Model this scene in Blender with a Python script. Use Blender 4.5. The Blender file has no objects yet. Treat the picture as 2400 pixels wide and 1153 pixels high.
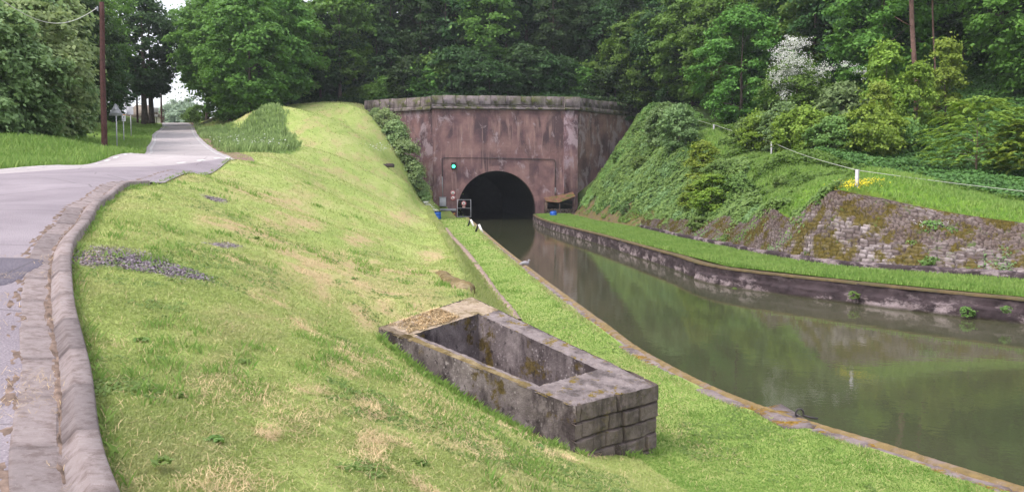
import bpy, math, random
import numpy as np
from mathutils import Vector

# ------------------------------------------------------------------ camera, world, sun, exposure
sc = bpy.context.scene
COL = sc.collection
EYE = 4.0
TANP = 0.06825
PITCH = math.atan(TANP)
cam_data = bpy.data.cameras.new('camera')
cam_data.sensor_width = 36.0
cam_data.lens = 30.0
cam_data.clip_start = 0.1
cam_data.clip_end = 3000
cam = bpy.data.objects.new('camera', cam_data)
COL.objects.link(cam)
cam.location = (0, 0, EYE)
cam.rotation_euler = (math.pi / 2 - PITCH, 0, 0)
sc.camera = cam

SUN_EL, SUN_AZ = math.radians(52), math.radians(-125)      # azimuth from +Y towards +X
world = bpy.data.worlds.new('World')
sc.world = world
world.use_nodes = True
wn = world.node_tree.nodes
wl = world.node_tree.links
wn.clear()
sky = wn.new('ShaderNodeTexSky')
sky.sky_type = 'NISHITA'
sky.sun_disc = False
sky.sun_elevation = SUN_EL
sky.sun_rotation = SUN_AZ
sky.altitude = 200
sky.air_density = 1.0
sky.dust_density = 6.0
sky.ozone_density = 1.0
bg = wn.new('ShaderNodeBackground')
bg.inputs['Strength'].default_value = 0.15
wo = wn.new('ShaderNodeOutputWorld')
cloud = wn.new('ShaderNodeMix'); cloud.data_type = 'RGBA'
cloud.inputs[0].default_value = .72
cloud.inputs[7].default_value = (5.0, 5.05, 5.3, 1)          # thin bright overcast
wl.new(sky.outputs[0], cloud.inputs[6])
wl.new(cloud.outputs[2], bg.inputs[0])
wl.new(bg.outputs[0], wo.inputs[0])

sd = bpy.data.lights.new('sun', 'SUN')
sd.energy = 1.2
sd.angle = math.radians(18)
sd.color = (1.0, 0.95, 0.9)
sun = bpy.data.objects.new('sun', sd)
COL.objects.link(sun)
sdir = Vector((math.sin(SUN_AZ) * math.cos(SUN_EL), math.cos(SUN_AZ) * math.cos(SUN_EL), math.sin(SUN_EL)))
sun.rotation_euler = sdir.to_track_quat('Z', 'Y').to_euler()
sun.location = (0, 0, 60)
sc.view_settings.view_transform = 'Standard'
sc.view_settings.look = 'None'
sc.view_settings.gamma = 1.0
sc.view_settings.exposure = 1.08
sc.cycles.max_bounces = 6
sc.cycles.diffuse_bounces = 3
sc.cycles.glossy_bounces = 3
sc.cycles.transmission_bounces = 4
sc.cycles.use_denoising = True
sc.cycles.sample_clamp_indirect = 6

rng = np.random.default_rng(7)
random.seed(7)

# ------------------------------------------------------------------ helpers
def P(px, py, y):
    """world point at forward distance y whose bearing was measured from the survey photo"""
    u = (px - 1200) / 2000.0
    v = (576.5 - py) / 2000.0
    cp, sp = math.cos(PITCH), math.sin(PITCH)
    dy = cp + v * sp
    dz = -sp + v * cp
    t = y / dy
    return (u * t, y, EYE + dz * t)

def tag(o, label=None, cat=None, group=None, kind=None):
    if label: o['label'] = label
    if cat: o['category'] = cat
    if group: o['group'] = group
    if kind: o['kind'] = kind
    return o

def empty(name, loc=(0, 0, 0), rz=0.0):
    o = bpy.data.objects.new(name, None)
    COL.objects.link(o)
    o.location = loc
    o.rotation_euler = (0, 0, rz)
    o.empty_display_size = 0.3
    return o

def raw_mesh(name, V, F, mat=None, smooth=False):
    """V (n,3) array; F (m,k) int array or list of such arrays"""
    V = np.asarray(V, dtype=np.float32).reshape(-1, 3)
    if isinstance(F, np.ndarray): F = [F]
    F = [np.asarray(f, dtype=np.int32) for f in F if len(f)]
    me = bpy.data.meshes.new(name)
    me.vertices.add(len(V))
    me.vertices.foreach_set('co', V.ravel())
    nl = sum(f.size for f in F)
    npoly = sum(len(f) for f in F)
    me.loops.add(nl)
    me.loops.foreach_set('vertex_index', np.concatenate([f.ravel() for f in F]))
    me.polygons.add(npoly)
    starts = []
    s = 0
    for f in F:
        k = f.shape[1]
        starts.append(s + np.arange(len(f)) * k)
        s += f.size
    me.polygons.foreach_set('loop_start', np.concatenate(starts).astype(np.int32))
    if smooth:
        me.polygons.foreach_set('use_smooth', np.ones(npoly, dtype=bool))
    me.update(calc_edges=True)
    if mat: me.materials.append(mat)
    return me

def add_attr(me, name, vals):
    a = me.attributes.new(name, 'FLOAT', 'POINT')
    a.data.foreach_set('value', np.asarray(vals, dtype=np.float32))

def obj(name, me, parent=None, loc=None):
    o = bpy.data.objects.new(name, me)
    COL.objects.link(o)
    if parent: o.parent = parent
    if loc is not None: o.location = loc
    return o

class MB:
    """collects simple solids into one mesh"""
    def __init__(s):
        s.V = []; s.Q = []; s.T = []; s.n = 0
    def add(s, V, Q=(), T=()):
        V = np.asarray(V, float).reshape(-1, 3)
        if len(Q): s.Q.append(np.asarray(Q, int).reshape(-1, 4) + s.n)
        if len(T): s.T.append(np.asarray(T, int).reshape(-1, 3) + s.n)
        s.V.append(V); s.n += len(V)
        return s
    def box(s, c, d, rz=0.0, bev=0.0, rot=None):
        """box centre c, size d, with chamfered edges when bev>0"""
        hx, hy, hz = d[0] / 2, d[1] / 2, d[2] / 2
        if bev <= 0:
            v = np.array([[x, y, z] for x in (-hx, hx) for y in (-hy, hy) for z in (-hz, hz)])
            q = [[0, 1, 3, 2], [4, 6, 7, 5], [0, 4, 5, 1], [2, 3, 7, 6], [0, 2, 6, 4], [1, 5, 7, 3]]
            t = []
        else:
            b = min(bev, hx * .9, hy * .9, hz * .9)
            v = []
            idx = {}
            for sx in (-1, 1):
                for sy in (-1, 1):
                    for sz in (-1, 1):
                        for ax in range(3):
                            p = [sx * (hx - b), sy * (hy - b), sz * (hz - b)]
                            p[ax] = (sx * hx, sy * hy, sz * hz)[ax]
                            idx[(sx, sy, sz, ax)] = len(v)
                            v.append(p)
            v = np.array(v)
            q = []; t = []
            for ax in range(3):
                for sg in (-1, 1):
                    o1, o2 = [a for a in range(3) if a != ax]
                    loop = []
                    for (a, bb) in ((-1, -1), (1, -1), (1, 1), (-1, 1)):
                        k = [0, 0, 0]; k[ax] = sg; k[o1] = a; k[o2] = bb
                        loop.append(idx[(k[0], k[1], k[2], ax)])
                    q.append(loop)
            for ax in range(3):
                o1, o2 = [a for a in range(3) if a != ax]
                for a in (-1, 1):
                    for bb in (-1, 1):
                        k0 = [0, 0, 0]; k1 = [0, 0, 0]
                        k0[ax] = -1; k1[ax] = 1
                        for k in (k0, k1): k[o1] = a; k[o2] = bb
                        q.append([idx[(*k0, o1)], idx[(*k1, o1)], idx[(*k1, o2)], idx[(*k0, o2)]])
            for sx in (-1, 1):
                for sy in (-1, 1):
                    for sz in (-1, 1):
                        t.append([idx[(sx, sy, sz, 0)], idx[(sx, sy, sz, 1)], idx[(sx, sy, sz, 2)]])
        if rot is not None:
            v = v @ np.array(rot).T
        elif rz:
            c_, s_ = math.cos(rz), math.sin(rz)
            v = v @ np.array([[c_, s_, 0], [-s_, c_, 0], [0, 0, 1]])
        return s.add(v + np.array(c), q, t)
    def tube(s, pts, rad, sides=8, cap=True):
        pts = np.asarray(pts, float); n = len(pts)
        rad = np.full(n, rad, float) if np.isscalar(rad) else np.asarray(rad, float)
        d = np.gradient(pts, axis=0)
        d /= np.linalg.norm(d, axis=1)[:, None] + 1e-9
        ref = np.array([0, 0, 1.0]) if abs(d[0, 2]) < .9 else np.array([1.0, 0, 0])
        V = []
        for i in range(n):
            a = np.cross(d[i], ref); a /= np.linalg.norm(a) + 1e-9
            b = np.cross(d[i], a)
            th = np.arange(sides) / sides * 2 * math.pi
            V.append(pts[i] + rad[i] * (np.cos(th)[:, None] * a + np.sin(th)[:, None] * b))
        V = np.concatenate(V)
        Q = []
        for i in range(n - 1):
            for j in range(sides):
                k = (j + 1) % sides
                Q.append([i * sides + j, i * sides + k, (i + 1) * sides + k, (i + 1) * sides + j])
        T = []
        if cap:
            V = np.vstack([V, pts[0], pts[-1]])
            a, b = n * sides, n * sides + 1
            for j in range(sides):
                k = (j + 1) % sides
                T.append([a, k, j]); T.append([b, (n - 1) * sides + j, (n - 1) * sides + k])
        return s.add(V, Q, T)
    def lathe(s, c, prof, sides=24, rot=None, sq=(1, 1)):
        """profile [(r,z)...] turned about z"""
        V = []
        for r, z in prof:
            th = np.arange(sides) / sides * 2 * math.pi
            V.append(np.stack([r * np.cos(th) * sq[0], r * np.sin(th) * sq[1], np.full(sides, z)], 1))
        V = np.concatenate(V)
        Q = []
        for i in range(len(prof) - 1):
            for j in range(sides):
                k = (j + 1) % sides
                Q.append([i * sides + j, i * sides + k, (i + 1) * sides + k, (i + 1) * sides + j])
        if rot is not None: V = V @ np.array(rot).T
        return s.add(V + np.array(c), Q)
    def prism(s, poly, depth, org=(0, 0, 0), X=(1, 0, 0), Y=(0, 0, 1)):
        """extrude a 2D polygon (in X,Y axes) by depth along X x Y"""
        X = np.array(X, float); Y = np.array(Y, float); Z = np.cross(X, Y)
        poly = np.asarray(poly, float)
        a = np.array(org) + poly[:, :1] * X + poly[:, 1:] * Y
        b = a + Z * depth
        n = len(poly)
        cA, cB = a.mean(0), b.mean(0)
        V = np.vstack([a, b, cA, cB])
        Q = [[i, (i + 1) % n, n + (i + 1) % n, n + i] for i in range(n)]
        T = [[2 * n, (i + 1) % n, i] for i in range(n)] + [[2 * n + 1, n + i, n + (i + 1) % n] for i in range(n)]
        return s.add(V, Q, T)
    def mesh(s, name, mat, smooth=False):
        F = []
        if s.Q: F.append(np.concatenate(s.Q))
        if s.T: F.append(np.concatenate(s.T))
        return raw_mesh(name, np.concatenate(s.V), F, mat, smooth)
    def build(s, name, mat, parent=None, smooth=False, loc=None):
        return obj(name, s.mesh(name, mat, smooth), parent, loc)

def grid_faces(nr, nc):
    i = np.arange(nr - 1)[:, None] * nc + np.arange(nc - 1)[None, :]
    i = i.ravel()
    return np.stack([i, i + 1, i + nc + 1, i + nc], 1)

def hash2(a, b, s=0.0):
    v = np.sin(a * 127.1 + b * 311.7 + s * 74.7) * 43758.5453
    return v - np.floor(v)

def vnoise(x, y, s=0.0):
    xi, yi = np.floor(x), np.floor(y)
    fx, fy = x - xi, y - yi
    fx = fx * fx * (3 - 2 * fx); fy = fy * fy * (3 - 2 * fy)
    a = hash2(xi, yi, s); b = hash2(xi + 1, yi, s); c = hash2(xi, yi + 1, s); d = hash2(xi + 1, yi + 1, s)
    return a * (1 - fx) * (1 - fy) + b * fx * (1 - fy) + c * (1 - fx) * fy + d * fx * fy

def fbm(x, y, s=0.0, o=4):
    r = 0; a = .5; t = 0
    for k in range(o):
        r = r + a * vnoise(x * 2 ** k, y * 2 ** k, s + k * 3.1); t += a; a *= .5
    return r / t

def masonry(u, v, rh, bw, joint, seed=1.0, warp=1.0):
    """block pattern: returns (height 0..1 falling to 0 in the joints, random per block)"""
    vv = v + warp * (.12 * rh * np.sin(u * 1.7 / bw + seed) + .1 * rh * np.sin(u * .43 / bw + 2 * seed))
    row = np.floor(vv / rh)
    off = hash2(row, row * 0 + 3, seed)
    uu = u / bw + off * 2 + .22 * np.sin(u * 2.3 / bw + row * 1.9)
    bi = np.floor(uu)
    fu = (uu - bi); fv = vv / rh - row
    du = np.minimum(fu, 1 - fu) * bw; dv = np.minimum(fv, 1 - fv) * rh
    d = np.clip(np.minimum(du, dv) / joint, 0, 1)
    s = d * d * (3 - 2 * d)
    return s, hash2(bi, row, seed + 5)

# ------------------------------------------------------------------ materials
class NT:
    def __init__(s, name):
        s.m = bpy.data.materials.new(name); s.m.use_nodes = True
        s.t = s.m.node_tree; s.N = s.t.nodes; s.L = s.t.links
        s.N.clear()
        s.out = s.N.new('ShaderNodeOutputMaterial')
        s.tc = None
    def new(s, ty): return s.N.new(ty)
    def put(s, sock, val):
        if val is None: return
        if hasattr(val, 'links') or isinstance(val, bpy.types.NodeSocket): s.L.new(val, sock)
        elif isinstance(val, (tuple, list)) and len(val) == 3 and sock.type == 'RGBA': sock.default_value = (*val, 1)
        else: sock.default_value = val
    def coord(s, scale=(1, 1, 1), loc=(0, 0, 0), rot=(0, 0, 0)):
        if s.tc is None: s.tc = s.new('ShaderNodeTexCoord')
        m = s.new('ShaderNodeMapping')
        m.inputs['Scale'].default_value = scale; m.inputs['Location'].default_value = loc; m.inputs['Rotation'].default_value = rot
        s.L.new(s.tc.outputs['Object'], m.inputs['Vector'])
        return m.outputs[0]
    def noise(s, scale, detail=4, rough=.55, vec=None, dist=0.0):
        n = s.new('ShaderNodeTexNoise')
        n.inputs['Scale'].default_value = scale; n.inputs['Detail'].default_value = detail
        n.inputs['Roughness'].default_value = rough; n.inputs['Distortion'].default_value = dist
        s.L.new(vec if vec is not None else s.coord(), n.inputs['Vector'])
        return n.outputs['Fac']
    def voro(s, scale, vec=None, feat='F1', out='Distance'):
        n = s.new('ShaderNodeTexVoronoi'); n.feature = feat
        n.inputs['Scale'].default_value = scale
        s.L.new(vec if vec is not None else s.coord(), n.inputs['Vector'])
        return n.outputs[out]
    def ramp(s, fac, stops):
        r = s.new('ShaderNodeValToRGB'); e = r.color_ramp.elements
        while len(e) < len(stops): e.new(.5)
        for el, (p, c) in zip(e, stops):
            el.position = p
            el.color = (c, c, c, 1) if np.isscalar(c) else (*c, 1)
        s.L.new(fac, r.inputs[0])
        return r.outputs[0]
    def mix(s, fac, a, b, mode='MIX'):
        n = s.new('ShaderNodeMix'); n.data_type = 'RGBA'; n.blend_type = mode
        s.put(n.inputs[0], fac); s.put(n.inputs[6], a); s.put(n.inputs[7], b)
        return n.outputs[2]
    def math(s, op, a, b=None):
        n = s.new('ShaderNodeMath'); n.operation = op
        s.put(n.inputs[0], a)
        if b is not None: s.put(n.inputs[1], b)
        return n.outputs[0]
    def attr(s, name):
        n = s.new('ShaderNodeAttribute'); n.attribute_name = name
        return n.outputs['Fac']
    def bump(s, h, strength=.5, dist=.02):
        n = s.new('ShaderNodeBump'); n.inputs['Strength'].default_value = strength; n.inputs['Distance'].default_value = dist
        s.L.new(h, n.inputs['Height'])
        return n.outputs[0]
    def geo(s, out):
        return s.new('ShaderNodeNewGeometry').outputs[out]
    def bsdf(s, col, rough=.85, normal=None, metal=0.0, spec=.3, **kw):
        b = s.new('ShaderNodeBsdfPrincipled')
        s.put(b.inputs['Base Color'], col); s.put(b.inputs['Roughness'], rough)
        b.inputs['Metallic'].default_value = metal
        b.inputs['Specular IOR Level'].default_value = spec
        for k, v in kw.items(): s.put(b.inputs[k], v)
        if normal is not None: s.L.new(normal, b.inputs['Normal'])
        s.L.new(b.outputs[0], s.out.inputs[0])
        return s.m

def simple_mat(name, c, rough=.7, var=.25, scale=6, metal=0.0, spec=.3, bump=.15):
    n = NT(name)
    f = n.noise(scale, 5)
    c2 = tuple(x * (1 - var) for x in c); c3 = tuple(min(1, x * (1 + var)) for x in c)
    col = n.ramp(f, [(.3, c2), (.7, c3)])
    return n.bsdf(col, rough, n.bump(n.noise(scale * 6, 3), bump, .01), metal, spec)

def leaf_mat(name, lo, hi, obj_var=.35, trans=.3, top=None):
    n = NT(name)
    r = n.geo('Random Per Island')
    col = n.ramp(r, [(0.0, lo), (.6, tuple((a + b) / 2 for a, b in zip(lo, hi))), (1.0, hi)])
    clump = n.noise(.9, 2, .5)
    col = n.mix(n.ramp(clump, [(.35, 0.0), (.7, 1.0)]), n.mix(.45, col, lo), n.mix(.45, col, hi))
    oi = n.new('ShaderNodeObjectInfo')
    k = n.math('ADD', n.math('MULTIPLY', oi.outputs['Random'], obj_var), 1 - obj_var / 2)
    hs = n.new('ShaderNodeHueSaturation')
    n.L.new(k, hs.inputs['Value']); n.L.new(col, hs.inputs['Color'])
    n.L.new(n.math('ADD', n.math('MULTIPLY', oi.outputs['Random'], .04), .48), hs.inputs['Hue'])
    d = n.new('ShaderNodeBsdfPrincipled'); d.inputs['Roughness'].default_value = .55; d.inputs['Specular IOR Level'].default_value = .25
    n.L.new(hs.outputs[0], d.inputs['Base Color'])
    t = n.new('ShaderNodeBsdfTranslucent')
    n.L.new(n.mix(.5, hs.outputs[0], (hi[0] * 1.3, hi[1] * 1.25, hi[2] * .8)), t.inputs[0])
    mx = n.new('ShaderNodeMixShader'); mx.inputs[0].default_value = trans
    n.L.new(d.outputs[0], mx.inputs[1]); n.L.new(t.outputs[0], mx.inputs[2])
    n.L.new(mx.outputs[0], n.out.inputs[0])
    return n.m

def lawn_colour(n, straw_attr=True):
    """colour of the mown grass, a function of place: greens, yellow greens, drifts of straw"""
    v = n.coord((1, .45, 1), rot=(0, 0, math.radians(35)))
    big = n.noise(.22, 4, .6, v)
    mid = n.noise(1.3, 5, .65, v)
    fine = n.noise(9, 4, .6)
    g = n.ramp(n.mix(.5, big, mid), [(.34, (.20, .31, .075)), (.5, (.33, .415, .13)), (.64, (.47, .47, .22))])
    g = n.mix(n.math('MULTIPLY', fine, .5), g, (.40, .42, .13))
    s = n.noise(.55, 6, .68, n.coord((1, .4, 1), loc=(3.1, 7.7, 0), rot=(0, 0, math.radians(38))))
    sm = n.ramp(s, [(.50, 0.0), (.64, .6)])
    if straw_attr:
        sm = n.math('MAXIMUM', sm, n.attr('straw'))
    return g, sm

def mat_ground():
    n = NT('mown_lawn')
    g, sm = lawn_colour(n)
    straw = n.ramp(n.noise(14, 4, .7), [(.3, (.30, .20, .11)), (.55, (.50, .38, .22)), (.8, (.62, .52, .32))])
    col = n.mix(sm, g, straw)
    lush = n.attr('lush')
    col = n.mix(lush, col, n.ramp(n.noise(3, 5), [(.3, (.11, .21, .035)), (.7, (.22, .33, .07))]))
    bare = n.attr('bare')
    col = n.mix(bare, col, n.ramp(n.noise(2.2, 5), [(.3, (.025, .035, .015)), (.7, (.06, .05, .03))]))  # ground colour darkened to paint the deep shade under the wood
    col = n.mix(n.attr('dirt'), col, n.ramp(n.noise(9, 6, .75), [(.3, (.10, .075, .08)), (.5, (.22, .175, .19)), (.7, (.36, .31, .33))]))
    h = n.noise(25, 6, .7)
    return n.bsdf(col, .95, n.bump(h, .9, .03), spec=.1)

def mat_blade(name, lush=False):
    n = NT(name)
    g, sm = lawn_colour(n, False)
    r = n.geo('Random Per Island')
    if lush:
        g = n.ramp(n.noise(.8, 4), [(.3, (.16, .31, .06)), (.7, (.28, .42, .11))])
        col = n.mix(n.math('MULTIPLY', r, .5), g, (.33, .42, .13))
    else:
        col = n.mix(n.ramp(r, [(0, 0.0), (1, .6)]), g, (.53, .56, .27))
        col = n.mix(n.math('MULTIPLY', sm, .65), col, (.62, .54, .34))
    d = n.new('ShaderNodeBsdfPrincipled'); d.inputs['Roughness'].default_value = .6; d.inputs['Specular IOR Level'].default_value = .2
    n.L.new(col, d.inputs['Base Color'])
    t = n.new('ShaderNodeBsdfTranslucent'); n.L.new(col, t.inputs[0])
    mx = n.new('ShaderNodeMixShader'); mx.inputs[0].default_value = .3
    n.L.new(d.outputs[0], mx.inputs[1]); n.L.new(t.outputs[0], mx.inputs[2]); n.L.new(mx.outputs[0], n.out.inputs[0])
    return n.m

def mat_hill():
    n = NT('wooded_bank_soil')
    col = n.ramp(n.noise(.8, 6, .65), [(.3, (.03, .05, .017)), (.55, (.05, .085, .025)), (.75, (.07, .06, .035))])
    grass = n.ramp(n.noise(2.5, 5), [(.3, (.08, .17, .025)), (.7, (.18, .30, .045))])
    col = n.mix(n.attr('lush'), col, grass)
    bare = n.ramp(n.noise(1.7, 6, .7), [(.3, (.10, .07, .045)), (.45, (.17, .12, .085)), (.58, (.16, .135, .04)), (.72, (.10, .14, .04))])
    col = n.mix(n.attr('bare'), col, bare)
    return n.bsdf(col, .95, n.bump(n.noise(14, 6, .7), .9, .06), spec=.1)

def mat_asphalt(name, base, worn, patch_scale=.6):
    n = NT(name)
    sp = n.voro(55, None, 'F1', 'Color')
    spk = n.ramp(n.voro(48), [(.0, 1.0), (.36, 0.0)])
    col = n.ramp(n.noise(patch_scale, 6, .65), [(.3, base), (.7, worn)])
    col = n.mix(n.math('MULTIPLY', spk, .6), col, (.58, .52, .54))
    col = n.mix(n.math('MULTIPLY', n.noise(160, 2), .35), col, (.12, .1, .11))
    cr = n.ramp(n.voro(.35, n.coord((1, 1, 1)), 'DISTANCE_TO_EDGE'), [(0, 1.0), (.008, 0.0)])
    col = n.mix(n.math('MULTIPLY', cr, .55), col, (.07, .06, .06))
    return n.bsdf(col, .9, n.bump(n.voro(45), .6, .012), spec=.2)

def mat_concrete(name, light, dark, stain, moss=0.0, scale=3.0, mosscol=(.16, .12, .025)):
    n = NT(name)
    a = n.noise(scale, 8, .7)
    col = n.ramp(a, [(.28, dark), (.5, tuple((x + y) / 2 for x, y in zip(light, dark))), (.72, light)])
    col = n.mix(n.ramp(n.noise(scale * .6, 6, .7, n.coord((1, 1, .25), loc=(5, 2, 1))), [(.48, 0.0), (.62, .85)]), col, stain)
    lich = n.ramp(n.voro(scale * 7), [(.12, 1.0), (.22, 0.0)])
    lich = n.math('MULTIPLY', lich, n.ramp(n.noise(scale * 1.3, 3), [(.5, 0.0), (.6, .8)]))
    col = n.mix(lich, col, tuple(min(1, x * 1.5 + .05) for x in light))
    if moss > 0:
        nz = n.new('ShaderNodeSeparateXYZ'); n.L.new(n.geo('Normal'), nz.inputs[0])
        up = n.ramp(nz.outputs[2], [(.3, 0.25), (.8, 1.0)])
        mm = n.ramp(n.noise(scale * .8, 7, .7, n.coord(loc=(9, 1, 4))), [(.62 - moss * .3, 0.0), (.68 - moss * .3, 1.0)])
        mcol = n.ramp(n.noise(scale * 6, 4), [(.3, tuple(x * .5 for x in mosscol)), (.7, tuple(x * 1.7 for x in mosscol))])
        col = n.mix(n.math('MULTIPLY', up, mm), col, mcol)
    return n.bsdf(col, .92, n.bump(n.noise(scale * 9, 6, .75), .8, .02), spec=.2)

def mat_portal(name, seed=0.0, pale=0.0, stones=False):
    """red sandstone under worn render, rain streaks running down from the cornice"""
    n = NT(name)
    c1 = n.noise(.30, 7, .62, n.coord(loc=(seed, 0, seed)))
    col = n.ramp(c1, [(.3, (.085, .052, .066)), (.42, (.16, .095, .112)), (.52, (.25, .145, .15)), (.64, (.34, .205, .20)), (.8, (.44, .34, .36))])
    # block courses
    br = n.new('ShaderNodeTexBrick')
    cv = n.new('ShaderNodeTexCoord'); sx = n.new('ShaderNodeSeparateXYZ'); cx = n.new('ShaderNodeCombineXYZ')
    n.L.new(cv.outputs['Object'], sx.inputs[0]); n.L.new(sx.outputs[0], cx.inputs[0]); n.L.new(sx.outputs[2], cx.inputs[1])
    n.L.new(cx.outputs[0], br.inputs['Vector'])
    br.inputs['Scale'].default_value = 1.0
    br.inputs['Brick Width'].default_value = .95; br.inputs['Row Height'].default_value = .42
    br.inputs['Mortar Size'].default_value = .018; br.inputs['Mortar Smooth'].default_value = .4
    br.inputs['Color1'].default_value = (.88, .86, .86, 1); br.inputs['Color2'].default_value = (1.08, 1.05, 1.03, 1)
    br.inputs['Mortar'].default_value = (.66, .62, .64, 1)
    bfac = n.ramp(n.noise(.35, 5, .6, n.coord(loc=(seed + 4, 0, 2))), [(.48, .0), (.64, .8)])
    col = n.mix(bfac, col, n.mix(1.0, col, br.outputs[0], 'MULTIPLY'))
    # rain streaks: broad dark sheets with ragged ends, a few thin pale runs
    warp = n.noise(.5, 3, .5, n.coord(loc=(seed, 5, 5)))
    st = n.noise(1.0, 6, .65, n.coord((.55, .55, .16), loc=(seed, 0, 0)), dist=.6)
    gate = n.noise(.35, 4, .6, n.coord((1, 1, .8), loc=(seed + 1, 0, 6)))
    dk = n.math('MULTIPLY', n.ramp(st, [(.46, 0.0), (.56, .8)]), n.ramp(gate, [(.38, .15), (.55, 1.0)]))
    zz = n.ramp(n.math('DIVIDE', sx.outputs[2], 14.0), [(.3, .35), (.6, 1.0)])
    col = n.mix(n.math('MULTIPLY', dk, zz), col, (.062, .045, .058))
    st2 = n.noise(1.0, 4, .6, n.coord((2.2, 2.2, .12), loc=(seed + 7, 3, 0)), dist=.4)
    gate2 = n.ramp(n.noise(.3, 3, .6, n.coord(loc=(seed + 9, 0, 1))), [(.45, 0.0), (.58, 1.0)])
    col = n.mix(n.math('MULTIPLY', n.ramp(st2, [(.52, 0.0), (.62, .7)]), gate2), col, (.40, .26, .24))
    st3 = n.noise(1.0, 6, .68, n.coord((.7, .7, .45), loc=(seed + 2, 8, 3)), dist=.5)
    col = n.mix(n.ramp(st3, [(.57 - pale * .14, 0.0), (.64 - pale * .1, .8)]), col, (.42, .33, .37))
    if stones:
        col = n.mix(n.ramp(n.geo('Random Per Island'), [(0, 0.0), (1, .8)]), col, (.32, .19, .19))
    w = n.math('MULTIPLY', n.noise(7, 6, .7), .35)
    col = n.mix(w, col, (.1, .06, .06))
    hb = n.math('ADD', n.noise(5, 8, .7), n.math('MULTIPLY', n.math('MULTIPLY', br.outputs['Fac'], bfac), -.5))
    return n.bsdf(col, .93, n.bump(hb, .8, .05), spec=.15)

M = {}
M['ground'] = mat_ground()
M['hill'] = mat_hill()
M['blade'] = mat_blade('short_grass_blades')
M['lush'] = mat_blade('long_grass_blades', True)
M['seedy'] = simple_mat('seeding_grass', (.27, .37, .14), .9, .35, 1.3, spec=.1, bump=0)
M['road'] = mat_asphalt('pale_worn_road', (.40, .355, .37), (.56, .51, .52), .25)
M['near_road'] = mat_asphalt('coarse_asphalt', (.24, .205, .235), (.36, .315, .35), .5)
M['patch'] = mat_asphalt('fresh_asphalt', (.10, .09, .12), (.14, .125, .16), 1.2)
M['kerb'] = mat_concrete('kerb_concrete', (.40, .35, .355), (.285, .24, .245), (.22, .175, .17), scale=16)
M['portal'] = mat_portal('red_sandstone_render')
M['portal_pale'] = mat_portal('streaked_sandstone', 5.0, .5)
M['portal_arch'] = mat_portal('arch_stones', 0.0, 0.0, True)
M['wing'] = mat_portal('wing_sandstone', 11.0, .55)
M['cornice'] = mat_concrete('weathered_coping', (.34, .285, .29), (.12, .095, .10), (.065, .055, .05), .45, 1.3, (.09, .10, .03))
M['lining'] = simple_mat('shaded_tunnel_lining', (.022, .018, .020), .95, .4, 1.5)  # near-black colour stands in for the darkness inside the tunnel
M['coping'] = mat_concrete('quay_stone', (.33, .27, .27), (.15, .115, .115), (.10, .08, .08), .35, 3.0, (.20, .12, .02))
M['moss'] = mat_concrete('ochre_moss_on_stone', (.32, .23, .10), (.14, .10, .05), (.26, .20, .18), scale=5)
M['moss_brown'] = mat_concrete('brown_moss_on_stone', (.19, .14, .07), (.075, .055, .035), (.10, .09, .05), scale=3)
M['straw_moss'] = mat_concrete('straw_and_moss', (.50, .40, .31), (.30, .23, .17), (.17, .13, .06), scale=6)
M['moss_rim'] = mat_concrete('mossy_rim', (.26, .19, .08), (.08, .06, .03), (.34, .27, .17), scale=5)
n = NT('dark_canal_wall')
_c = n.ramp(n.noise(1.6, 7, .7), [(.3, (.030, .022, .026)), (.7, (.085, .062, .070))])
_p = n.ramp(n.noise(1.0, 7, .72, n.coord((.8, .8, 1.6), loc=(2, 2, 2))), [(.50, 0.0), (.57, .95)])
_z = n.new('ShaderNodeSeparateXYZ'); n.L.new(n.coord(), _z.inputs[0])
_zr = n.ramp(n.math('ADD', _z.outputs[2], n.math('MULTIPLY', n.noise(1.5, 4), .5)), [(.45, 1.0), (.85, .12)])
_c = n.mix(n.math('MULTIPLY', _p, _zr), _c, n.ramp(n.noise(5, 5, .7), [(.3, (.20, .15, .16)), (.7, (.42, .35, .37))]))
_c = n.mix(n.ramp(_z.outputs[2], [(.02, .8), (.10, 0.0)]), _c, (.06, .055, .035))
M['wallface'] = n.bsdf(_c, .9, n.bump(n.noise(12, 6, .75), .8, .03), spec=.2)
n = NT('lichened_concrete')
_c = n.ramp(n.noise(2.6, 8, .72), [(.3, (.105, .085, .09)), (.5, (.18, .15, .155)), (.68, (.31, .265, .27))])
_c = n.mix(n.ramp(n.noise(2.0, 6, .7, n.coord((1, 1, .5), loc=(5, 2, 1))), [(.47, 0.0), (.58, .9)]), _c, (.055, .043, .047))
_c = n.mix(n.math('MULTIPLY', n.ramp(n.voro(15), [(.15, 1.0), (.3, 0.0)]), n.ramp(n.noise(2.4, 4), [(.46, 0.0), (.6, .7)])), _c, (.44, .39, .40))
_c = n.mix(n.ramp(n.noise(1.5, 7, .72, n.coord(loc=(9, 1, 4))), [(.56, 0.0), (.61, .9)]), _c, n.ramp(n.noise(12, 4), [(.3, (.05, .035, .01)), (.7, (.16, .115, .03))]))
_c = n.mix(n.ramp(n.noise(9, 3, .6), [(.62, 0.0), (.68, .7)]), _c, (.03, .025, .028))
M['culvert'] = n.bsdf(_c, .93, n.bump(n.noise(22, 6, .75), .9, .03), spec=.15)
_kn = M['kerb'].node_tree; _kb = next(q for q in _kn.nodes if q.type == 'BSDF_PRINCIPLED'); _src = _kb.inputs['Base Color'].links[0].from_socket
_gi = _kn.nodes.new('ShaderNodeNewGeometry'); _rr_ = _kn.nodes.new('ShaderNodeValToRGB'); _rr_.color_ramp.elements[0].color = (.72, .70, .70, 1); _rr_.color_ramp.elements[1].color = (1.12, 1.08, 1.06, 1)
_mx = _kn.nodes.new('ShaderNodeMix'); _mx.data_type = 'RGBA'; _mx.blend_type = 'MULTIPLY'; _mx.inputs[0].default_value = 1.0
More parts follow.
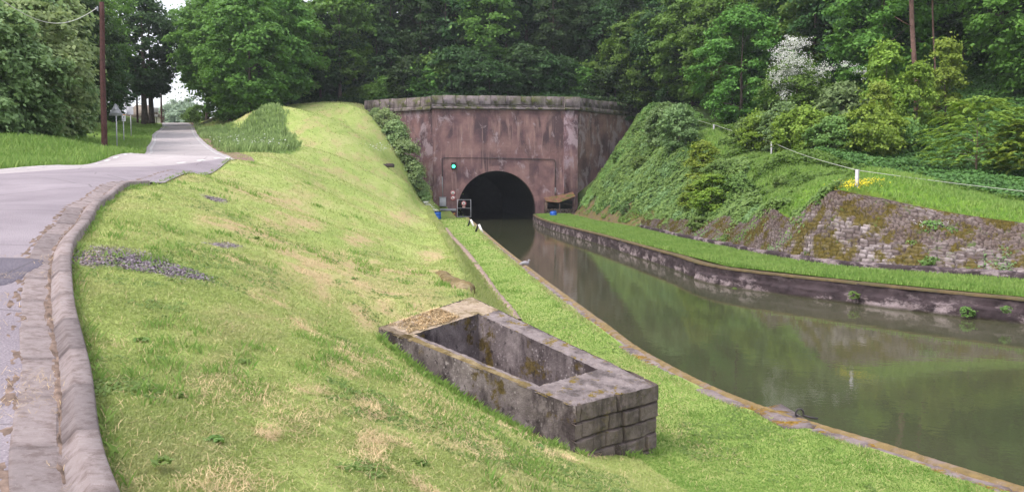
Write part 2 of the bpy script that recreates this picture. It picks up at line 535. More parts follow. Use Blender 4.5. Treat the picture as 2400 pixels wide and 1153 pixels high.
_kn.links.new(_gi.outputs['Random Per Island'], _rr_.inputs[0]); _kn.links.new(_src, _mx.inputs[6]); _kn.links.new(_rr_.outputs[0], _mx.inputs[7]); _kn.links.new(_mx.outputs[2], _kb.inputs['Base Color'])
M['culvert_top'] = mat_concrete('pebbly_mossy_top', (.34, .29, .29), (.15, .12, .12), (.085, .07, .07), .22, 6.0, (.17, .12, .03))
M['block'] = None or mat_concrete('brown_stone_block', (.26, .205, .19), (.12, .095, .09), (.075, .06, .055), .15, 5)
M['straw'] = simple_mat('dry_straw', (.60, .45, .27), .95, .35, 5, spec=.1)
M['bark'] = simple_mat('grey_brown_bark', (.10, .075, .065), .95, .4, 3, bump=.8)
M['redbark'] = simple_mat('reddish_bark', (.17, .10, .085), .95, .35, 4, bump=.8)
M['palebark'] = simple_mat('pale_bark', (.22, .16, .13), .95, .3, 3, bump=.6)
M['pole'] = simple_mat('tarred_pole_wood', (.075, .032, .03), .85, .35, 8, bump=.6)
M['metal'] = simple_mat('galvanised_steel', (.42, .42, .45), .5, .12, 6, metal=.3, spec=.5, bump=.05)
M['greymetal'] = simple_mat('grey_painted_steel', (.30, .31, .34), .55, .15, 5, bump=.05)
M['white'] = simple_mat('white_paint', (.75, .73, .74), .6, .1, 8, bump=.1)
M['postwhite'] = simple_mat('greyed_white_post', (.55, .54, .58), .7, .15, 8)
M['black'] = simple_mat('black_paint', (.02, .02, .022), .6, .3, 5)
M['red'] = simple_mat('red_sign_paint', (.45, .03, .05), .5, .15, 5, bump=.02)
M['orange'] = simple_mat('orange_paint', (.65, .28, .06), .6, .15, 5)
M['blue'] = simple_mat('blue_plastic', (.02, .11, .50), .45, .15, 4, bump=.03)
M['rust'] = mat_concrete('rusty_tin_roof', (.26, .12, .08), (.11, .06, .05), (.07, .08, .03), .3, 2.5, (.08, .10, .02))
M['wood'] = simple_mat('weathered_wood', (.12, .085, .075), .9, .35, 4, bump=.5)
M['cable'] = simple_mat('dark_conduit', (.05, .045, .05), .6, .2, 4)
M['rope'] = simple_mat('pale_rope', (.55, .55, .50), .8, .1, 10)
M['tile'] = simple_mat('brown_roof_tiles', (.23, .19, .16), .9, .2, 2)
M['plaster'] = simple_mat('pale_house_plaster', (.6, .57, .55), .9, .1, 2)
M['glassdark'] = simple_mat('dark_window_glass', (.04, .05, .06), .15, .1, 2, spec=.6)
M['feather'] = simple_mat('grey_white_feathers', (.33, .30, .33), .8, .2, 20)
M['gravel'] = simple_mat('purple_grey_gravel', (.20, .165, .19), .95, .5, 22, bump=.6)

n = NT('canal_water')
wv = n.coord((1, 1, 1), rot=(0, 0, .3))
rip = n.math('ADD', n.noise(1.6, 4, .55, wv), n.math('MULTIPLY', n.noise(7, 3, .5, wv), .25))
wc = n.ramp(n.noise(.12, 3), [(.35, (.056, .064, .034)), (.7, (.080, .078, .046))])
M['water'] = n.bsdf(wc, .025, n.bump(rip, .10, .03), spec=.5, IOR=1.33)

n = NT('green_signal_light')
em = n.new('ShaderNodeEmission'); em.inputs[0].default_value = (.05, 1.0, .45, 1); em.inputs[1].default_value = 3.0
n.L.new(em.outputs[0], n.out.inputs[0])
M['green_light'] = n.m

M['leaf_dark'] = leaf_mat('dark_wood_leaves', (.026, .066, .018), (.07, .14, .04), .5)
M['leaf_mid'] = leaf_mat('mid_green_leaves', (.065, .15, .025), (.19, .35, .065), .4)
M['leaf_light'] = leaf_mat('light_green_leaves', (.10, .19, .045), (.25, .38, .11), .3)
M['leaf_grey'] = leaf_mat('grey_green_leaves', (.11, .19, .07), (.28, .41, .17), .3)
M['leaf_yellow'] = leaf_mat('yellow_green_leaves', (.13, .22, .03), (.33, .44, .07), .25)
M['leaf_ivy'] = leaf_mat('ivy_leaves', (.05, .12, .03), (.16, .30, .08), .2, .2)
M['leaf_hedge'] = leaf_mat('pale_hedge_leaves', (.17, .27, .10), (.40, .52, .25), .22)
M['leaf_far'] = leaf_mat('hazed_valley_leaves', (.20, .28, .20), (.38, .47, .34), .2)  # distance haze put into the leaf colour by paling it
M['petal'] = leaf_mat('white_petals', (.62, .64, .6), (.85, .85, .85), .1, .2)
M['yellow_petal'] = leaf_mat('yellow_petals', (.75, .6, .02), (.9, .78, .05), .1, .2)

# ------------------------------------------------------------------ plan of the place
# water-side edges of the two quays, as (y, x)
LEFT_EDGE = [(-30, 60), (-12, 36), (-3, 20), (4, 11.2), (8, 7.6), (10.3, 6.07), (11.8, 5.3), (13.8, 4.2), (17.8, 3.1), (23.2, 2.45), (40.5, .6), (91, -4.1), (104, -5.3), (150, -9.5)]
RIGHT_EDGE = [(-30, 80), (-8, 48), (9, 30), (18, 21), (25, 15), (29.3, 11.9), (35, 8.6), (42, 7.9), (61, 6.0), (70, 4.9), (84, 3.4), (93, 2.8), (104, 2.6), (150, -2)]
def edge(tab, y):
    t = np.array(tab)
    return np.interp(y, t[:, 0], t[:, 1])
ZL, ZR = .38, .75

def rbf_fit(pts, c=1.6, smooth=0.0):
    pts = np.asarray(pts, float)
    A = pts[:, :2]
    D = np.sqrt(((A[:, None] - A[None]) ** 2).sum(-1) + c * c)
    n_ = len(pts)
    K = np.zeros((n_ + 3, n_ + 3))
    K[:n_, :n_] = -D + np.eye(n_) * smooth
    K[:n_, n_] = 1; K[:n_, n_ + 1:] = A
    K[n_, :n_] = 1; K[n_ + 1:, :n_] = A.T
    w = np.linalg.solve(K, np.concatenate([pts[:, 2], [0, 0, 0]]))
    def f(x, y):
        x = np.asarray(x, float); y = np.asarray(y, float)
        sh = np.broadcast(x, y).shape
        X = np.broadcast_to(x, sh).ravel(); Y = np.broadcast_to(y, sh).ravel()
        out = np.empty(len(X))
        for i in range(0, len(X), 20000):
            a = X[i:i + 20000]; b = Y[i:i + 20000]
            d = np.sqrt((a[:, None] - A[None, :, 0]) ** 2 + (b[:, None] - A[None, :, 1]) ** 2 + c * c)
            out[i:i + 20000] = -d @ w[:n_] + w[n_] + w[n_ + 1] * a + w[n_ + 2] * b
        return out.reshape(sh)
    return f

LP = [P(*t) for t in [
    (300, 1150, 4.35), (205, 980, 5.5), (180, 800, 7.3), (165, 650, 9.4), (172, 560, 11.5), (230, 480, 15), (300, 432, 20), (440, 395, 28), (535, 370, 38),
    (0, 1100, 4.6), (0, 800, 7), (0, 600, 11), (0, 480, 17), (0, 412, 26), (0, 399, 28.5), (200, 390, 35.5), (340, 365, 48),
    (800, 1153, 4.9), (1000, 1153, 5.6), (1200, 1153, 6.6), (1500, 1153, 8.5), (1750, 1153, 10),
    (600, 900, 6.9), (600, 750, 9.5), (600, 620, 13.5), (600, 540, 18), (600, 470, 25), (600, 420, 34), (600, 375, 47),
    (400, 1000, 5.5), (400, 800, 8), (400, 640, 11), (400, 540, 15.5), (400, 450, 22), (400, 408, 28),
    (800, 950, 6.8), (800, 800, 9.2), (800, 700, 14.5), (800, 620, 21), (800, 540, 30), (800, 480, 42), (800, 420, 58), (800, 370, 72), (800, 320, 85), (800, 280, 96), (800, 247, 108),
    (950, 700, 15.7), (950, 640, 20), (950, 560, 31), (950, 500, 48), (950, 450, 66),
    (1000, 620, 22), (1000, 540, 38), (1000, 485, 68),
    (1070, 600, 28), (1040, 537, 46), (1020, 505, 66), (1090, 655, 20),
    (700, 1000, 6.2), (700, 850, 8.2), (700, 700, 12), (700, 600, 17), (700, 500, 28), (700, 430, 41), (700, 380, 54), (700, 340, 66), (700, 290, 84), (700, 252, 102),
    (860, 290, 98), (900, 365, 91), (950, 425, 84), (990, 478, 82), (1015, 505, 96),
    (385, 287, 135), (447, 287, 135), (360, 320, 84), (480, 330, 78), (345, 350, 55), (520, 360, 50),
    (520, 300, 100), (560, 340, 66), (640, 250, 88), (575, 300, 84), (640, 330, 62), (600, 350, 56), (690, 345, 62),
    (243, 325, 45), (273, 310, 52), (100, 370, 38), (0, 385, 32), (0, 345, 38), (345, 290, 105), (300, 300, 82), (150, 330, 55), (100, 340, 48),
]]
# the top lawn, road crest beyond, flat quay path, and the far margins
LP += [(-19, 110, 14.4), (-19, 116, 14.9), (-30, 112, 14.6), (-30, 122, 15.6), (-40, 118, 14.6), (-24, 104, 14.1), (-17.5, 101, 13.2), (-15, 99.5, 10.4), (-12, 99.5, 6.3), (-10.3, 100, 2.4), (-9.3, 102.5, .6),
       (-58, 150, 13.9), (-64, 175, 11.5), (-80, 230, 4), (-110, 310, -4), (-60, 310, -4), (-45, 150, 19), (-60, 60, 9.5), (-95, 60, 13), (-90, 110, 17), (-80, 150, 16), (-40, 35, 6.0), (-70, 20, 5), (-30, 12, 3.2), (-14, 5, 2.65),
       (-45, 80, 11), (-5, 0, 2.45), (-1.5, 1, 2.4), (2, 1, 2.2), (5, 3, 1.3), (-10, -8, 2.4), (4, -8, 2.0), (-25, -8, 2.6),
       (-3, 2.5, 2.45), (10, -4, .8), (20, -12, .8), (40, -25, .8)]
for y, xt in [(10, 3.2), (12.4, 2.5), (15, 1.5), (18, .55), (21, .1), (25.3, -.45), (33, -1.35), (45, -2.75), (62.6, -5.0), (76, -6.4), (90, -7.7)]:
    LP.append((xt, y, .44))
    LP.append(((xt + float(edge(LEFT_EDGE, y))) / 2, y, .39))
    LP.append((float(edge(LEFT_EDGE, y)) - .3, y, ZL))
LP += [(-7, 98, .4), (-8.9, 97, .5), (-6, 103, .38), (5, 8, .55), (8, 4, .6), (.75, 9.95, .80), (2.15, 10.9, .40), (2.35, 11.5, .40), (1.6, 10.5, .50), (1.2, 10.2, .62), (.05, 10.5, .98), (-.65, 11.25, 1.12), (-1.35, 12.0, 1.34), (-2.15, 12.7, 1.6), (1.95, 11.1, .45), (1.2, 13.2, .5), (.2, 14.2, .7), (-1.4, 14.4, 1.95), (-.9, 15.3, 1.85)]
zl0 = rbf_fit(LP, 2.2, .25)

# culvert box corners (plan) A front near, B front far, C back far, D back near
CA, CB, CC, CD = (np.array(v) for v in [(.75, 10.3), (1.94, 11.4), (-.69, 14.5), (-2.05, 13.0)])
CZ = dict(A=1.34, B=1.34, C=2.14, D=1.86)
def culv_st(x, y):
    """inverse of the (s,t) frame of the culvert box: s across A->B, t up the slope A->D"""
    d = (CD - CA + CC - CB) / 2; e = (CB - CA + CC - CD) / 2
    m = np.linalg.inv(np.array([e, d]).T)
    px_, py_ = x - CA[0], y - CA[1]
    return m[0, 0] * px_ + m[0, 1] * py_, m[1, 0] * px_ + m[1, 1] * py_

KERB = [(-12.6, 38.2), (-11.6, 33), (-10.64, 28), (-9.8, 24), (-9.0, 20), (-8.2, 17.4), (-7.28, 15), (-6.5, 13.2), (-5.91, 11.5), (-5.35, 10.3), (-4.87, 9.4), (-4.3, 8.3), (-3.72, 7.3), (-3.2, 6.4), (-2.72, 5.5), (-2.38, 4.8), (-2.10, 4.35), (-1.4, 3.3), (-.9, 2), (-.5, 0), (-.3, -4)]
ROAD_L = [(-72, 185), (-64, 160), (-55, 135), (-44, 108), (-33.6, 80), (-28.2, 67), (-23.5, 55), (-20.6, 48), (-18.6, 41), (-17.7, 35.5), (-17.1, 28.5), (-19.5, 20), (-24, 11), (-32, 0)]
ROAD_R = [(-67, 186), (-59.5, 161), (-50.8, 135), (-40, 108), (-28.8, 79), (-22.8, 64), (-17, 50), (-14.3, 43.5), (-12.4, 38), (-13.2, 33.5), (-14.3, 29.5), (-15.6, 26), (-18, 18.5), (-22, 10), (-30, -1)]
ROAD_Z = np.array([(36, 5.05), (42, 5.45), (48, 5.85), (55, 6.42), (66, 7.45), (84, 9.15), (96, 10.35), (108, 11.65), (120, 12.85), (130, 13.75), (137, 14.15), (143, 14.2), (150, 13.9), (162, 13.0), (185, 10.5)])
LTOE = np.array([(13.6, .55), (14.8, .5), (17.5, .25), (21, 0.0), (25.3, -.50), (33, -1.4), (45, -2.8), (62.6, -5.0), (76, -6.4), (90, -7.8), (100, -8.9)])
LCR = np.array([(13.6, -.60, 1.95), (15.5, -.80, 1.95), (17.5, -.92, 1.92), (20, -1.12, 1.88), (28, -1.85, 1.78), (46, -3.72, 1.80), (66, -5.98, 1.85), (82, -7.70, 1.85), (92, -8.75, 1.9), (100, -9.9, 2.0)])
def zL(x, y):
    x = np.asarray(x, float); y = np.asarray(y, float)
    z = zl0(x, y)
    amp = np.clip((y - 2) / 25, .15, 1)
    _rl = np.interp(y, [p[1] for p in ROAD_L[:10][::-1]], [p[0] for p in ROAD_L[:10][::-1]]); _rr = np.interp(y, [p[1] for p in ROAD_R[:9][::-1]], [p[0] for p in ROAD_R[:9][::-1]])
    rz = np.interp(y, ROAD_Z[:, 0], ROAD_Z[:, 1])
    dd_ = np.maximum(np.maximum(_rl - x, x - _rr), 0)
    wr = np.clip(1 - dd_ / 6.0, 0, 1); wr = wr * wr * (3 - 2 * wr) * np.clip((y - 37) / 8, 0, 1) * np.clip((205 - y) / 20, 0, 1)
    z = z * (1 - wr) + rz * wr
    lt = np.interp(y, LTOE[:, 0], LTOE[:, 1]); lc = np.interp(y, LCR[:, 0], LCR[:, 1]); lz = np.interp(y, LCR[:, 0], LCR[:, 2])
    q = np.clip((lt - x) / (lt - lc), 0, 1)
    ramp_ = ZL + (lz - ZL) * (q ** 1.15)
    w = np.clip((lc - x) / 2.5, 0, 1); w = w * w * (3 - 2 * w)
    bz = np.where(q < 1, ramp_, z * w + (lz + .10 * (lc - x)) * (1 - w))
    act = np.clip((y - 13.7) / 1.2, 0, 1) * np.clip((101 - y) / 4, 0, 1)
    z = z * (1 - act) + bz * act
    kx = np.interp(y, [p[1] for p in KERB[::-1]], [p[0] for p in KERB[::-1]])
    nk = np.clip((x - kx - .2) / 1.5, 0, 1) * (1 - .85 * ((x > lt) & (y > 14)))
    nk = np.where((y > 38.5) | (x < -.6 * y - 6), 1, nk) * (1 - wr * .9)
    z = z + ((fbm(x * .35, y * .35, 2.0) - .5) * .16 * amp + (fbm(x * 2.2, y * 2.2, 5.0, 3) - .5) * .05) * nk
    e = edge(LEFT_EDGE, y) - x
    k = np.clip(1 - e / 1.6, 0, 1)
    z = np.where(y < 104, z * (1 - k) + ZL * k, z)
    z = np.where((y < 105) , np.maximum(z, .36), z)
    z = np.where((y > 94) & (y < 105) & (x > -9.4), np.minimum(z, ZL + np.maximum(0, -8.0 - x) * 1.0), z)
    return z

RP = [P(*t) for t in [
    (1345, 504, 100), (1400, 520, 82), (1500, 537, 68), (1600, 560, 54), (1700, 580, 46), (1800, 602, 40), (2000, 628, 34), (2200, 643, 31.5), (2400, 657, 29.5), (2700, 690, 26),
    (2400, 520, 33), (2200, 490, 35), (1930, 455, 38.3), (1800, 440, 43), (2700, 560, 29),
    (1600, 330, 80), (1600, 440, 65), (1500, 420, 82), (1500, 330, 95), (1520, 262, 108), (1400, 445, 96), (1440, 392, 100), (1490, 300, 107),
    (1700, 500, 51), (1700, 420, 58), (1800, 520, 43), (1550, 480, 70), (1450, 470, 84),
    (2008, 438, 47), (1808, 365, 60), (1673, 305, 85), (1601, 285, 100), (1560, 262, 112), (2400, 500, 38), (1920, 425, 46), (1750, 385, 60),
    (2200, 400, 55), (2200, 330, 65), (2400, 430, 48), (2400, 350, 60), (2000, 370, 64), (2000, 300, 80), (1800, 310, 88), (1700, 270, 100), (2700, 440, 44),
]]
RP += [(20, 120, 17), (45, 75, 14), (60, 62, 15), (60, 100, 27), (32, 140, 31), (60, 140, 40), (90, 60, 22), (90, 100, 35), (60, 30, 9), (90, 20, 12), (45, 8, 1.2), (60, 0, 2.5), (90, -20, 6), (36, 2, .8), (50, 35, 7),
       (19, 117, 15.2), (12, 109.5, 12.8), (26, 112, 16.4)]
for y in (9, 14, 18, 22, 25, 29, 35, 42, 52, 61, 70, 84, 93, 101):
    RP.append((float(edge(RIGHT_EDGE, y)) + .45, y, ZR + .01))
zr0 = rbf_fit(RP, 2.0, .05)
TOE = [P(*t)[:2] for t in [(1345, 504, 100), (1400, 520, 82), (1500, 537, 68), (1600, 560, 54), (1700, 580, 46), (1800, 602, 40), (2000, 628, 34), (2200, 643, 31.5), (2400, 657, 29.5), (2700, 690, 26)]]
TOE = np.array(TOE + [(30, 17.5), (42, 5)])
CREST = [P(*t)[:2] for t in [(1500, 330, 95), (1600, 330, 80), (1700, 385, 62), (1800, 440, 43), (1930, 455, 38.3), (2200, 490, 35), (2400, 520, 33), (2700, 560, 29)]]
CREST = np.array(CREST + [(34, 21), (46, 8)])
def toe_x(y): return np.interp(y, TOE[::-1, 1], TOE[::-1, 0])
def crest_x(y): return np.interp(y, CREST[::-1, 1], CREST[::-1, 0])
def revet_mask(x, y):
    return ((x > toe_x(y) - .6) & (x < crest_x(y) + .4) & (y < 58)).astype(float)
def zR(x, y):
    x = np.asarray(x, float); y = np.asarray(y, float)
    z = zr0(x, y)
    d = x - edge(RIGHT_EDGE, y)
    amp = np.clip((d - 1.5) / 4, 0, 1) * (1 - revet_mask(x, y)) * np.clip((x - toe_x(y)) / 1.5, 0, 1)
    z = z + amp * ((fbm(x * .3, y * .3, 8.0) - .5) * .7 + (fbm(x * 1.5, y * 1.5, 9.0, 3) - .5) * .18)
    tx, cx = toe_x(y), crest_x(y)
    zc = zr0(cx, y)
    tf = (x - tx) / np.maximum(cx - tx, .5)
    lin = .78 + (zc - .78) * np.clip(tf, 0, 1)
    w = np.clip((x - cx) / 3.0, 0, 1)
    w = w * w * (3 - 2 * w)
    bankz = np.where(tf <= 1, lin + (amp * (fbm(x * .5, y * .5, 8.) - .5) * .9), z * w + (zc + .12 * (x - cx)) * (1 - w))
    z = np.where((y > 16) & (y < 98), bankz, z)
    z = np.where((y < 106.28) & (x < np.minimum(tx, 7.6)) , ZR + .02 * np.clip(d, 0, 3) + (fbm(x, y, 4.) - .5) * .05 * np.clip(d, 0, 1), z)
    z = np.where((y > 92) & (x < 21), np.minimum(z, .78 + np.maximum(0, x - 7.6) * 1.36), z)
    return np.maximum(z, .7)

def hit(px, py, side='L', y0=3.5, y1=200):
    """where a bearing from the eye meets the ground"""
    f = zL if side == 'L' else zR
    ys = np.geomspace(y0, y1, 900)
    pts = np.array([P(px, py, y) for y in ys])
    g = f(pts[:, 0], pts[:, 1])
    below = np.nonzero(pts[:, 2] <= g)[0]
    if len(below) == 0: return tuple(pts[-1])
    i = max(1, below[0])
    a, b = pts[i - 1][2] - g[i - 1], g[i] - pts[i][2]
    t = a / (a + b + 1e-9)
    q = pts[i - 1] * (1 - t) + pts[i] * t
    return (q[0], q[1], float(f(q[0], q[1])))

# portal frame
PL, PR = np.array([-9.6, 104.0]), np.array([8.0, 106.0])
PANG = math.atan2(PR[1] - PL[1], PR[0] - PL[0])
WL_END = np.array([-18.7, 110.0]); WR_END = np.array([18.9, 118.0])
Z_CORN, Z_TOP = 13.5, 15.1

REV = [((2900, 720, 23), (2900, 600, 26)), ((2700, 690, 26), (2700, 560, 29)), ((2400, 657, 29.5), (2400, 520, 33)), ((2200, 643, 31.5), (2200, 490, 35)), ((2000, 628, 34), (1930, 455, 38.3)), ((1800, 602, 40), (1812, 442, 42.6)), ((1700, 580, 46), (1710, 505, 50.3)), ((1600, 560, 54), (1610, 525, 57)), ((1500, 537, 68), (1504, 522, 69.4))]
REVPOLY = np.array([P(*p[0])[:2] for p in REV] + [P(*p[1])[:2] for p in REV][::-1])
# ------------------------------------------------------------------ road polylines (plan)
def smooth_line(pts, n_):
    pts = np.asarray(pts, float)
    d = np.concatenate([[0], np.cumsum(np.linalg.norm(np.diff(pts, axis=0), axis=1))])
    t = np.linspace(0, d[-1], n_)
    # cubic hermite (finite-difference tangents)
    m = np.gradient(pts, d, axis=0)
    i = np.clip(np.searchsorted(d, t, 'right') - 1, 0, len(d) - 2)
    h = (d[i + 1] - d[i])[:, None]; u = ((t - d[i]) / (d[i + 1] - d[i]))[:, None]
    return ((2 * u**3 - 3 * u**2 + 1) * pts[i] + (u**3 - 2 * u**2 + u) * h * m[i] + (-2 * u**3 + 3 * u**2) * pts[i + 1] + (u**3 - u**2) * h * m[i + 1])
def in_poly(x, y, poly):
    x = np.asarray(x); y = np.asarray(y)
    r = np.zeros(x.shape, bool); n_ = len(poly); j = n_ - 1
    for i in range(n_):
        xi, yi = poly[i]; xj, yj = poly[j]
        c = ((yi > y) != (yj > y)) & (x < (xj - xi) * (y - yi) / (yj - yi + 1e-12) + xi)
        r ^= c; j = i
    return r
kerb_line = smooth_line(KERB, 400)
for _ in range(60): kerb_line[1:-1] = (kerb_line[:-2] + 2 * kerb_line[1:-1] + kerb_line[2:]) / 4
kerb_line = kerb_line + 0.0                       # the grass side of the kerb stones
def offset_line(L, d):
    g = np.gradient(L, axis=0); g /= np.linalg.norm(g, axis=1)[:, None]
    return L + np.stack([-g[:, 1], g[:, 0]], 1) * d
ROADPOLY = np.vstack([smooth_line(ROAD_L, 120), smooth_line(ROAD_R[:9], 80)[::-1][:0], kerb_line[::-1], smooth_line(ROAD_R[:9], 80)[::-1]])

# ------------------------------------------------------------------ ground sheets
def culv_inside(x, y, m=0.0):
    s, t = culv_st(x, y)
    return (s > m) & (s < 1 - m) & (t > m) & (t < 1 - m)

# left: lawns, road bank, verge
ys = np.concatenate([np.linspace(-30, 3.5, 18)[:-1], np.geomspace(3.5, 30, 170), np.geomspace(30, 190, 120)[1:], np.linspace(190, 330, 20)[1:]])
ts = np.concatenate([np.linspace(0, 1, 8)[:-1], 1 + np.geomspace(.12, 160, 230) - .12])
xr = edge(LEFT_EDGE, ys) - .32
wing_x = np.interp(ys, [103.6, 104.0, 110.0], [0, PL[0], WL_END[0]])
xr = np.where(ys > 103.6, np.minimum(xr, np.interp(ys, [103.6, 104.2, 110.0, 112], [-5.6, PL[0] - .3, WL_END[0] + .2, WL_END[0] - .3])), xr)
X = xr[:, None] - ts[None, :]; Y = np.repeat(ys[:, None], len(ts), 1)
Zg = zL(X, Y)
inside = culv_inside(X, Y, .07)
Zg = np.where(inside, Zg - 1.6, Zg)
road_in = in_poly(X, Y, ROADPOLY)
Zg = np.where(road_in, Zg - .05, Zg)
V = np.stack([X, Y, Zg], -1).reshape(-1, 3)
me = raw_mesh('ground', V, grid_faces(len(ys), len(ts)), M['ground'], True)
xx, yy = V[:, 0], V[:, 1]
def blob(x, y, c, r, k=1.0):
    return np.clip(k * (1 - np.sqrt(((x - c[0]) / r[0]) ** 2 + ((y - c[1]) / r[1]) ** 2)), 0, 1)
pad = hit(915, 735)
def straw_mask(x, y):
    m = np.zeros_like(x)
    for (px_, py_, rx, ry) in [(870, 700, 1.2, 2.2), (780, 600, 1.2, 4.5), (930, 640, .5, 3), (700, 520, .8, 4), (850, 560, .5, 3), (950, 500, .8, 8), (640, 470, 1.2, 5), (560, 530, .8, 2), (520, 600, .5, 1.2), (900, 1040, .25, .6), (820, 850, .3, .8), (1290, 1060, .3, .5), (1180, 1000, .3, .5), (700, 760, .2, .6), (650, 560, .6, 2), (860, 960, .12, .4), (740, 900, .12, .5), (690, 1000, .10, .25), (880, 830, .12, .4), (1010, 600, .4, 3), (620, 700, .2, .6), (950, 1120, .15, .25), (780, 640, .8, 2.5), (1040, 640, .45, 2)]:
        h = hit(px_, py_)
        m = np.maximum(m, blob(x + (fbm(x * 3, y * 3, 1.0) - .5) * .8, y + (fbm(x * 3, y * 3, 2.0) - .5) * 1.2, h, (rx, ry), 1.6))
    return np.clip(m * 1.5, 0, .85) * (.25 + .75 * np.clip((fbm(x * 3 + y * .6, y * 1.6 - x, 7.0) - .42) * 7, 0, 1))
MOUND = [P(*t)[:2] for t in [(700, 345, 61), (690, 300, 74), (660, 250, 88), (630, 252, 92), (560, 310, 84), (480, 300, 100), (455, 292, 125), (450, 288, 135), (470, 320, 86), (520, 352, 57), (540, 362, 50), (620, 360, 53)]]
MOUND = np.array(MOUND)
def lush_mask(x, y):
    v = in_poly(x, y, MOUND).astype(float)
    rl = smooth_line(ROAD_L, 120)
    leftx = np.interp(y, rl[::-1, 1], rl[::-1, 0])
    v = np.maximum(v, ((x < leftx) & (y > 5)).astype(float))
    tp = ((y > 13.6) & (x > np.interp(y, LTOE[:, 0], LTOE[:, 1]) - .3)) | ((y <= 13.6) & (x > 1.95 + (13.6 - y) * .22 - .9))
    v = np.maximum(v, tp * .45)
    return v
add_attr(me, 'straw', straw_mask(xx, yy))
add_attr(me, 'lush', lush_mask(xx, yy) * .9)
def dirt_mask(x, y):
    w1, w2 = (fbm(x * 2.5, y * 2.5, 31.) - .5) * .9, (fbm(x * 2.5, y * 2.5, 35.) - .5) * .9
    m = 0 * x
    for c, r in ((hit(300, 612), (1.2, .8)), (hit(425, 640), (.5, .45)), (hit(508, 466), (.3, .6)), (hit(530, 575), (.18, .9))):
        d = np.sqrt(((x - c[0]) / r[0] + w1) ** 2 + ((y - c[1]) / r[1] + w2) ** 2)
        m = np.maximum(m, np.clip((1 - d) * 3, 0, 1))
    return m
add_attr(me, 'dirt', dirt_mask(xx, yy))
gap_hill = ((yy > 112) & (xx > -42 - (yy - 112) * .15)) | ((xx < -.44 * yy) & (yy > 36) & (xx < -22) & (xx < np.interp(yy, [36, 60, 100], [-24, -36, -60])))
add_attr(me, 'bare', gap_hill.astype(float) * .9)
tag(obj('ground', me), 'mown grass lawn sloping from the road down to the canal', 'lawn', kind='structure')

# right bank
ys = np.sort(np.concatenate([np.linspace(-30, 18, 14)[:-1], np.geomspace(18, 175, 210), [106.25, 106.3]]))
ts = np.concatenate([np.linspace(0, 6, 30)[:-1], 6 + np.geomspace(.25, 130, 150) - .25])
xl = edge(RIGHT_EDGE, ys) + .28
xl = np.where(ys > 106.28, np.interp(ys, [106.28, 107.0, 118.0, 121, 175], [8.7, PR[0] + 1.2, WR_END[0] + .2, WR_END[0] - 1, WR_END[0] - 1]), xl)
X = xl[:, None] + ts[None, :]; Y = np.repeat(ys[:, None], len(ts), 1)
V = np.stack([X, Y, zR(X, Y) - .35 * in_poly(X, Y, REVPOLY)], -1).reshape(-1, 3)
f = grid_faces(len(ys), len(ts))[:, ::-1]
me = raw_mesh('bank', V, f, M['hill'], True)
FENCE = np.array([P(*t)[:2] for t in [(1560, 262, 112), (1601, 285, 100), (1673, 305, 85), (1808, 365, 60), (2008, 438, 47), (2440, 490, 39)]] + [(36, 28)])
def fence_x(y): return np.interp(y, FENCE[::-1, 1], FENCE[::-1, 0])
xx, yy = V[:, 0], V[:, 1]
path = (xx < toe_x(yy)) & (yy < 104)
strip = (xx > crest_x(yy) - .3) & (xx < fence_x(yy) + 3.5) & (yy < 88)
add_attr(me, 'lush', np.where(path | strip, 1.0, 0.0))
bank_part = (xx >= toe_x(yy)) & (xx <= crest_x(yy))
low = bank_part & (zR(xx, yy) < 2.6)
add_attr(me, 'bare', np.where((bank_part & (yy < 52)) | low, .9, np.where(bank_part, .25, 0)))
tag(obj('bank', me), kind='structure')

# wooded hill behind and above the portal
def portal_line(x):
    return np.interp(x, [WL_END[0], PL[0], PR[0], WR_END[0]], [WL_END[1], PL[1], PR[1], WR_END[1]])
bp = []
for x in np.linspace(-18.7, 18.9, 10):
    y0 = float(portal_line(x)) + .7
    bp += [(x, y0, 14.2 if x < 8 else 14.2), (x, y0 + 6, 15.4 + max(0, x) * .05), (x, y0 + 18, 23), (x, y0 + 45, 40), (x, y0 + 70, 54)]
for y in (112, 120, 135, 150, 175): bp.append((WL_END[0], y, float(zL(WL_END[0], y)) + max(0, y - 122) * .15))
for y in (120, 135, 150, 175): bp.append((WR_END[0], y, float(zR(WR_END[0], y))))
zb0 = rbf_fit(bp, 1.5, .05)
def zB(x, y): return zb0(x, y) + (fbm(np.asarray(x) * .3, np.asarray(y) * .3, 4.) - .5) * .8
xs = np.linspace(-18.9, 19.2, 90); vs = np.concatenate([[0], np.geomspace(.4, 70, 70)])
X = np.repeat(xs[None, :], len(vs), 0); Y = portal_line(X) + .45 + vs[:, None]
V = np.stack([X, Y, zB(X, Y)], -1).reshape(-1, 3)
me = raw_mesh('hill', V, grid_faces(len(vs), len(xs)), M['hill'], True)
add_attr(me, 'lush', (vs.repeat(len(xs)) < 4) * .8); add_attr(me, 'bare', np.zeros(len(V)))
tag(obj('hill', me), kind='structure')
def zH(x, y):
    """ground height of the hill anywhere north of the portal"""
    x = float(x); y = float(y)
    if x < WL_END[0]: return float(zL(x, y))
    if x > WR_END[0]: return float(zR(x, y))
    return float(zB(x, y))

# far country past the crest of the road
far = []
xs = np.linspace(-420, 200, 60); vs = np.linspace(180, 900, 40)
X, Y = np.meshgrid(xs, vs)
Z = -6 + 14 * np.clip((Y - 350) / 500, 0, 1) + fbm(X * .01, Y * .01, 3.) * 12
V = np.stack([X, Y, Z], -1).reshape(-1, 3)
me = raw_mesh('far_hills', V, grid_faces(len(vs), len(xs)), M['hill'], True)
add_attr(me, 'lush', np.full(len(V), .7)); add_attr(me, 'bare', np.zeros(len(V)))
tag(obj('far_hills', me), kind='structure')

